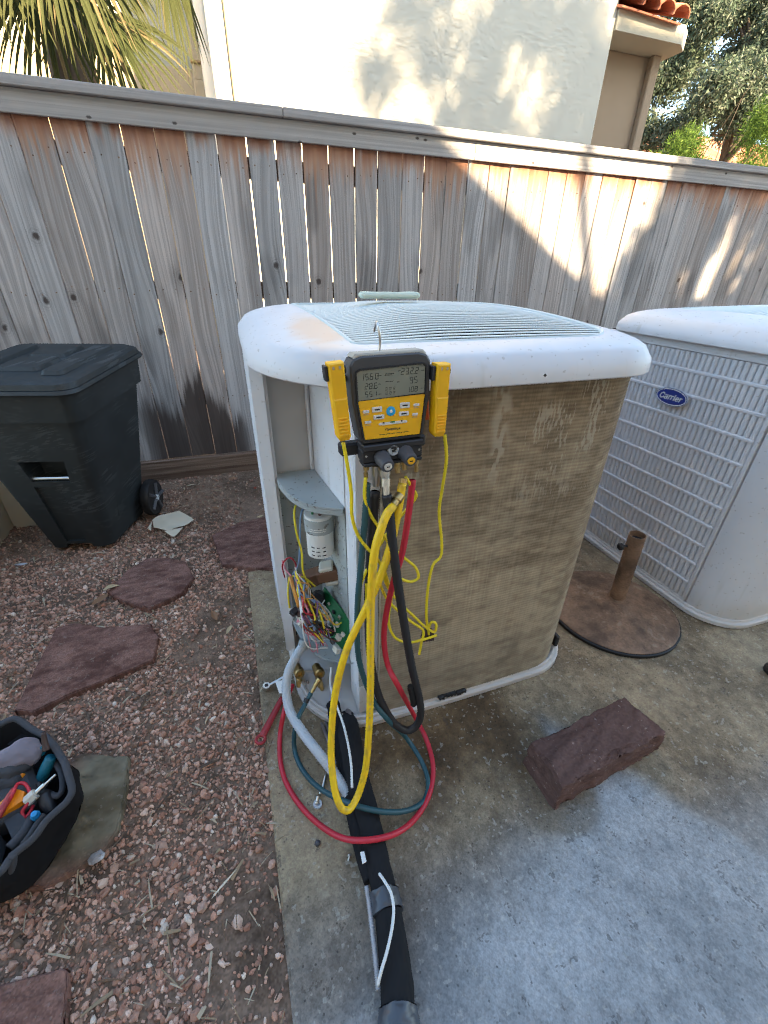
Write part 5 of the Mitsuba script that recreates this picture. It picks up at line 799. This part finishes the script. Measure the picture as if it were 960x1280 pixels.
scrap([(-0.5419, 2.1863, 0.0000), (-0.5300, 2.2500, 0.0000), (-0.5223, 2.1478, 0.0000)], .012, 'paper_scrap', 'tiny pale paper flake touching the right foot of the bin', 'paper', 'paper', seed=6)
def leaf(px, py, L, a, mt, label, seed=0):
    c = V3(*onslab(px, py)) if False else None
LEAVES = [(((-0.1000, 2.6785, 0.0120)), .040, .3, 'dry_leaf', 'brown curled leaf below the kick board, left of the opened unit'), (((0.0281, 2.5071, 0.0120)), .032, 1.2, 'red_leaf', 'reddish leaf on the gravel by the corner post of the opened unit'), (((-0.2027, 2.3114, 0.0120)), .034, .2, 'dry_leaf', 'brown leaf on the gravel between the paper scraps and the slab'), (((-0.6545, 1.6462, 0.0120)), .050, .9, 'dry_leaf', 'long dull brown leaf at the left of the rounded flagstone'), (((-0.2116, 1.4069, 0.0120)), .036, 1.9, 'dry_leaf', 'dark curled leaf on the gravel beside the slab edge'), (((-0.1566, 1.3079, 0.0120)), .024, .8, 'tan_leaf', 'small tan leaf near the slab edge'), (((-0.0780, 1.3928, 0.0120)), .018, 1.5, 'tan_leaf', 'tiny yellow leaf right against the slab edge'), (((-0.6251, 1.7112, 0.0120)), .040, .5, 'tan_leaf', 'pale stem and leaf above the rounded flagstone'), (((-0.1856, 0.5048, 0.0120)), .045, .7, 'paper', 'pale straw lying on the dark soil near the slab'), (((-1.0456, 2.0185, 0.0140)), .03, .2, 'foil_grey', 'grey leaf on the dark soil in front of the low wall'), (((0.0234, 2.1475, 0.0120)), .024, .1, 'tan_leaf', 'yellowish leaf beside the dark flagstone at the slab corner')]
for i, (c, L, a, mt, lb) in enumerate(LEAVES):
    c = V3(*c); d, s_ = V3(math.cos(a), math.sin(a), 0), V3(-math.sin(a), math.cos(a), 0); P, F = [], []; w_ = .34 if 'straw' not in lb else .05
    for j in range(7):
        t = j / 6; wd = L * w_ * math.sin(math.pi * min(.985, .04 + t * .95)) ** .8; z = .006 * math.sin(3 * t + i) + .004
        for q in (-1, 0, 1): P.append(c + d * (t - .5) * L * 1.5 + s_ * wd * q + V3(0, 0, z + abs(q) * wd * .5))
    for j in range(6):
        for q in (0, 1): o = j * 3 + q; F += [(o, o + 1, o + 4), (o, o + 4, o + 3)]
    solo('fallen_leaf', trimesh.Trimesh(P, F, process=False), mt, lb, 'leaf')
solo('plastic_wrapper', roughen(hullm([(-0.4872, 0.6488, 0.0160), (-0.4786, 0.6566, 0.0180), (-0.4603, 0.6638, 0.0180), (-0.4487, 0.6524, 0.0160), (-0.4530, 0.6407, 0.0160), (-0.4763, 0.6355, 0.0160), (-0.4657, 0.6425, 0.0300), (-0.4543, 0.6477, 0.0280)]), .005, 90, 6, .006), 'foil_grey', 'crumpled grey plastic wrapper on the near edge of the mossy flagstone', 'wrapper')

# ------------------------------------------------------------------ tool bag
TB = thing('tool_bag', 'black open tool bag with grey trim on the mossy flagstone, bottom left', 'bag'); RZ = .215
RIM = np.array([(-0.6739, 0.9149, 0.2350), (-0.6152, 0.8904, 0.2300), (-0.5709, 0.8524, 0.2200), (-0.5283, 0.8045, 0.2150), (-0.4954, 0.7576, 0.2100), (-0.4753, 0.7142, 0.2100), (-0.4804, 0.6916, 0.2000), (-0.4902, 0.6713, 0.2000), (-0.5139, 0.6320, 0.2000), (-0.5504, 0.6050, 0.2000), (-0.5734, 0.5776, 0.2000), (-0.6596, 0.5871, 0.2000), (-0.7673, 0.6854, 0.2100), (-0.8319, 0.8278, 0.2200), (-0.7826, 0.9214, 0.2300)])
BOT = np.array([(-0.7356, 0.9363, 0.0140), (-0.6732, 0.9114, 0.0140), (-0.6194, 0.8763, 0.0140), (-0.5854, 0.8439, 0.0140), (-0.5650, 0.8127, 0.0140), (-0.5529, 0.7850, 0.0140), (-0.5524, 0.7544, 0.0140), (-0.5573, 0.7271, 0.0140), (-0.5702, 0.6837, 0.0140), (-0.5994, 0.6401, 0.0140), (-0.6520, 0.6341, 0.0140), (-0.7656, 0.6606, 0.0140), (-0.8928, 0.7699, 0.0140), (-0.9683, 0.9259, 0.0140), (-0.8751, 0.9778, 0.0140)])
def closed(P, n=5): Q = np.vstack([P[-2:], P, P[:3]]); s_ = spline(Q, n); return s_[2 * n:2 * n + len(P) * n]
rimc, botc = closed(RIM)[::-1], closed(BOT)[::-1]; rimc = rimc + (np.stack([meshkit.fbm(rimc * 13, 2, q) for q in (1, 2, 3)], -1) - .5) * [.030, .030, .055]; cen = rimc.mean(0); rings = []
for t, bul in ((0, 0), (.02, .012), (.12, .018), (.22, .022), (.32, .024), (.42, .022), (.52, .02), (.62, .016), (.72, .012), (.85, .006), (1, 0)): q = botc * (1 - t) + rimc * t; d = q - q.mean(0); d[:, 2] = 0; q = q + d / np.linalg.norm(d, axis=1, keepdims=True) * bul; rings.append(q)
ins = rimc + (cen - rimc) * .05 - V3(0, 0, .004); low = botc * .3 + rimc * .7; low = low + (low.mean(0) - low) * .10; low[:, 2] = .10; rings += [ins, low]
bag = loft(rings, closed_top=True, closed_bottom=True); wv = np.clip(1 - np.abs(bag.vertices[:, 2] - .10) / .11, 0, 1)[:, None]; bag.vertices += (np.stack([meshkit.fbm(bag.vertices * [15, 15, 26], 3, q) for q in (5, 6, 7)], -1) - .5) * .050 * wv * np.array([1, 1, .3]); part(TB, 'body', bag, 'bag_cloth', smooth=40)
part(TB, 'rim_trim', tube(np.vstack([rimc, rimc[:1]]) + V3(0, 0, .003), .0075, 8, smoothpath=False), 'bag_trim', smooth=True)
part(TB, 'inner_trim', tube([(-0.5426, 0.8106, 0.1900), (-0.5178, 0.7720, 0.1850), (-0.5064, 0.7337, 0.1800), (-0.5140, 0.7210, 0.1750), (-0.5384, 0.7370, 0.1700), (-0.5494, 0.7317, 0.1600)], .0065, 8), 'bag_trim', smooth=True); part(TB, 'divider', tube([(-0.5305, 0.6871, 0.1750), (-0.5389, 0.6704, 0.1750), (-0.5465, 0.6480, 0.1750), (-0.5511, 0.6324, 0.1800)], .006, 8), 'bag_trim', smooth=True)
part(TB, 'corner_loop', tube([(-0.5497, 0.6041, 0.2050), (-0.5628, 0.5990, 0.1700), (-0.5873, 0.6009, 0.1400), (-0.6158, 0.6082, 0.1200)], .008, 8), 'bag_trim', smooth=True); part(TB, 'zip_pull', tube([(-0.5387, 0.8012, 0.2350), (-0.5401, 0.8121, 0.2500), (-0.5399, 0.8233, 0.2700)], lambda t: .008 - .003 * t, 8), 'brown_plastic', smooth=True)
part(TB, 'inner_pocket', roughen(hullm([(-0.6253, 0.9011, 0.2000), (-0.5846, 0.8660, 0.1900), (-0.5946, 0.8440, 0.1900), (-0.6505, 0.8768, 0.2000), (-0.6744, 0.9718, 0.1200), (-0.6243, 0.9249, 0.1200), (-0.7015, 0.9456, 0.1200)]), .004, 40, 2, .012), 'bag_cloth', smooth=40)
def blob(pts, r, mt, name, label, cat, amp=.006, fr=45, seed=0):
    m = None
    for p, q in zip(pts[:-1], pts[1:]):
        h = m3.Manifold.hull_points(np.vstack([trimesh.creation.icosphere(2, rr).vertices + V3(*c) for c, rr in ((p[0], p[1]), (q[0], q[1]))])); m = h if m is None else m + h
    k_ = unman(m.refine_to_length(.006)); k_ = trimesh.Trimesh(k_.vertices, k_.faces, process=True); trimesh.smoothing.filter_taubin(k_, iterations=8); solo(name, roughen(k_, amp, fr, seed), mt, label, cat, smooth=True)
blob([((-0.5789, 0.8190, 0.2150), .022), ((-0.5984, 0.8263, 0.2200), .030), ((-0.6207, 0.8178, 0.2200), .026)], 0, 'glove_grey', 'work_glove', 'crumpled purple-grey glove on top of the tool bag', 'glove')
blob([((-0.5964, 0.8083, 0.2000), .018), ((-0.6164, 0.7984, 0.2050), .022), ((-0.6476, 0.8040, 0.2000), .024)], 0, 'glove_dark', 'cloth_bundle', 'dark grey cloth folded below the purple-grey glove', 'cloth', seed=2); blob([((-0.6096, 0.7804, 0.1900), .014), ((-0.6314, 0.7821, 0.1900), .020), ((-0.6502, 0.7756, 0.1900), .02)], 0, 'glove_dark', 'cloth_bundle', 'lower fold of dark cloth next to the orange tool', 'cloth', seed=4)
ot = thing('orange_tool', 'orange bodied hand tool lying in the tool bag', 'tool'); oc = V3(*(-0.5950, 0.7303, 0.1850)); part(ot, 'body', place(cat_([hullm([(x, y, z) for x, y in ((-.034, -.014), (.014, -.020), (.024, -.004), (.014, .018), (-.03, .012)) for z in (-.01, .012)] )]), frame(oc, (.8, .5, .15), (-.5, .8, .1))), 'orange_tool'); part(ot, 'neck', rod((-0.6057, 0.7820, 0.1850), (-0.5984, 0.7936, 0.1900), .009, 10), 'orange_tool')
solo('test_lead', tube([(-0.6113, 0.7065, 0.1900), (-0.5988, 0.7221, 0.2000), (-0.5897, 0.7361, 0.2100), (-0.5907, 0.7567, 0.2050), (-0.5785, 0.7555, 0.2000), (-0.5651, 0.7360, 0.1950), (-0.5636, 0.7156, 0.1900), (-0.5736, 0.7039, 0.1800), (-0.5685, 0.6955, 0.1700), (-0.5621, 0.7135, 0.1700), (-0.5660, 0.7311, 0.1650)], .0036, 8), 'hose_red', 'coil of thin red lead around the orange tool in the bag', 'lead', smooth=True); solo('red_pliers', roughen(tube([(-0.6092, 0.6945, 0.2000), (-0.6010, 0.7170, 0.2050), (-0.5952, 0.7476, 0.2050)], lambda t: .009 - .004 * t, 10), .001, 60), 'handle_red', 'red handle lying across the orange tool in the bag', 'pliers', smooth=True)
nd = thing('nut_driver', 'silver nut driver with a white hexagonal collar in the tool bag', 'screwdriver'); a, b = V3(*(-0.5593, 0.7263, 0.1900)), V3(*(-0.5140, 0.7506, 0.2100)); u = (b - a) / np.linalg.norm(b - a); L = np.linalg.norm(b - a); part(nd, 'shaft', lathe([(.0, .006), (L * .55, .006), (L * .56, .0035), (L, .0030)], a, u, 12), 'steel', smooth=30); part(nd, 'collar', lathe([(-.012, .0125), (L * .16, .0125)], a, u, 6), 'off_white')
tp = thing('teal_pliers', 'teal handled pliers standing in the tool bag', 'pliers'); part(tp, 'handle', tube([(-0.5691, 0.7840, 0.1600), (-0.5529, 0.7893, 0.1850), (-0.5368, 0.8004, 0.2100)], lambda t: .011 + .002 * np.sin(t * 3), 10), 'teal_tool', smooth=True); part(tp, 'handle', lathe([(-.01, .008), (.004, .010), (.01, .008), (.011, .001)], (-0.5620, 0.8216, 0.2150), (0, .3, 1), 12), 'teal_tool', smooth=30)
solo('blue_cap', lathe([(0, .008), (.010, .009), (.014, .007), (.020, .006), (.021, .0005)], (-0.5436, 0.6865, 0.1750), (.1, -.2, 1), 14), 'blue_tool', 'small bright blue plastic cap in the tool bag', 'cap', smooth=30)
solo('black_tool_case', roughen(hullm([V3(*p) + d for p in ((-0.6027, 0.6939, 0.1700), (-0.5794, 0.7024, 0.1700), (-0.5596, 0.6844, 0.1600), (-0.5796, 0.6565, 0.1600)) for d in (V3(0, 0, .012), V3(0, 0, -.03))]), .002, 50, 1, .01), 'black_plastic', 'black tool case under the red lead in the bag', 'case', smooth=30)
solo('hand_file', tube([(-0.5581, 0.6945, 0.1650), (-0.5618, 0.6646, 0.1700), (-0.5791, 0.6400, 0.1700)], .010, 10), 'bag_trim', 'dark grey bar shaped tool lying along the near rim of the bag', 'tool', smooth=True)
solo('black_valve_tool', lathe([(-.02, .012), (.0, .016), (.02, .014), (.03, .006), (.05, .005)], (-0.5351, 0.7191, 0.1650), (-.4, .7, .5), 14), 'black_plastic', 'black round knob tool beside the silver nut driver', 'tool', smooth=30)

hc = thing('hose_cap', 'pale capped object with a dark rim just entering at the right edge', 'cap'); c = V3(*(1.6449, 0.5224, 0.0200)); part(hc, 'rim', lathe([(-.02, .026), (.012, .028), (.018, .024), (.018, .016)], c, (-.5, -.6, .7), 20), 'black_rubber', smooth=30); part(hc, 'face', lathe([(.016, .020), (.022, .016), (.023, .001)], c, (-.5, -.6, .7), 20), 'off_white', smooth=30)

for i, (x, y, a) in enumerate(((-.66, .62, .3), (-.72, .70, 1.2), (-.62, .76, 2.0))):
    solo('tool_pouch', roughen(place(box(-.06, .06, -.035, .035, -.06, .05, .012), frame(V3(x, y, .155), (math.cos(a), math.sin(a), .1), (0, .2, 1))), .004, 30, i, .015), 'glove_dark', ['dark pouch at the near end inside the tool bag', 'dark pouch at the far left inside the tool bag', 'dark pouch behind the purple-grey glove in the tool bag'][i], 'pouch', smooth=35)
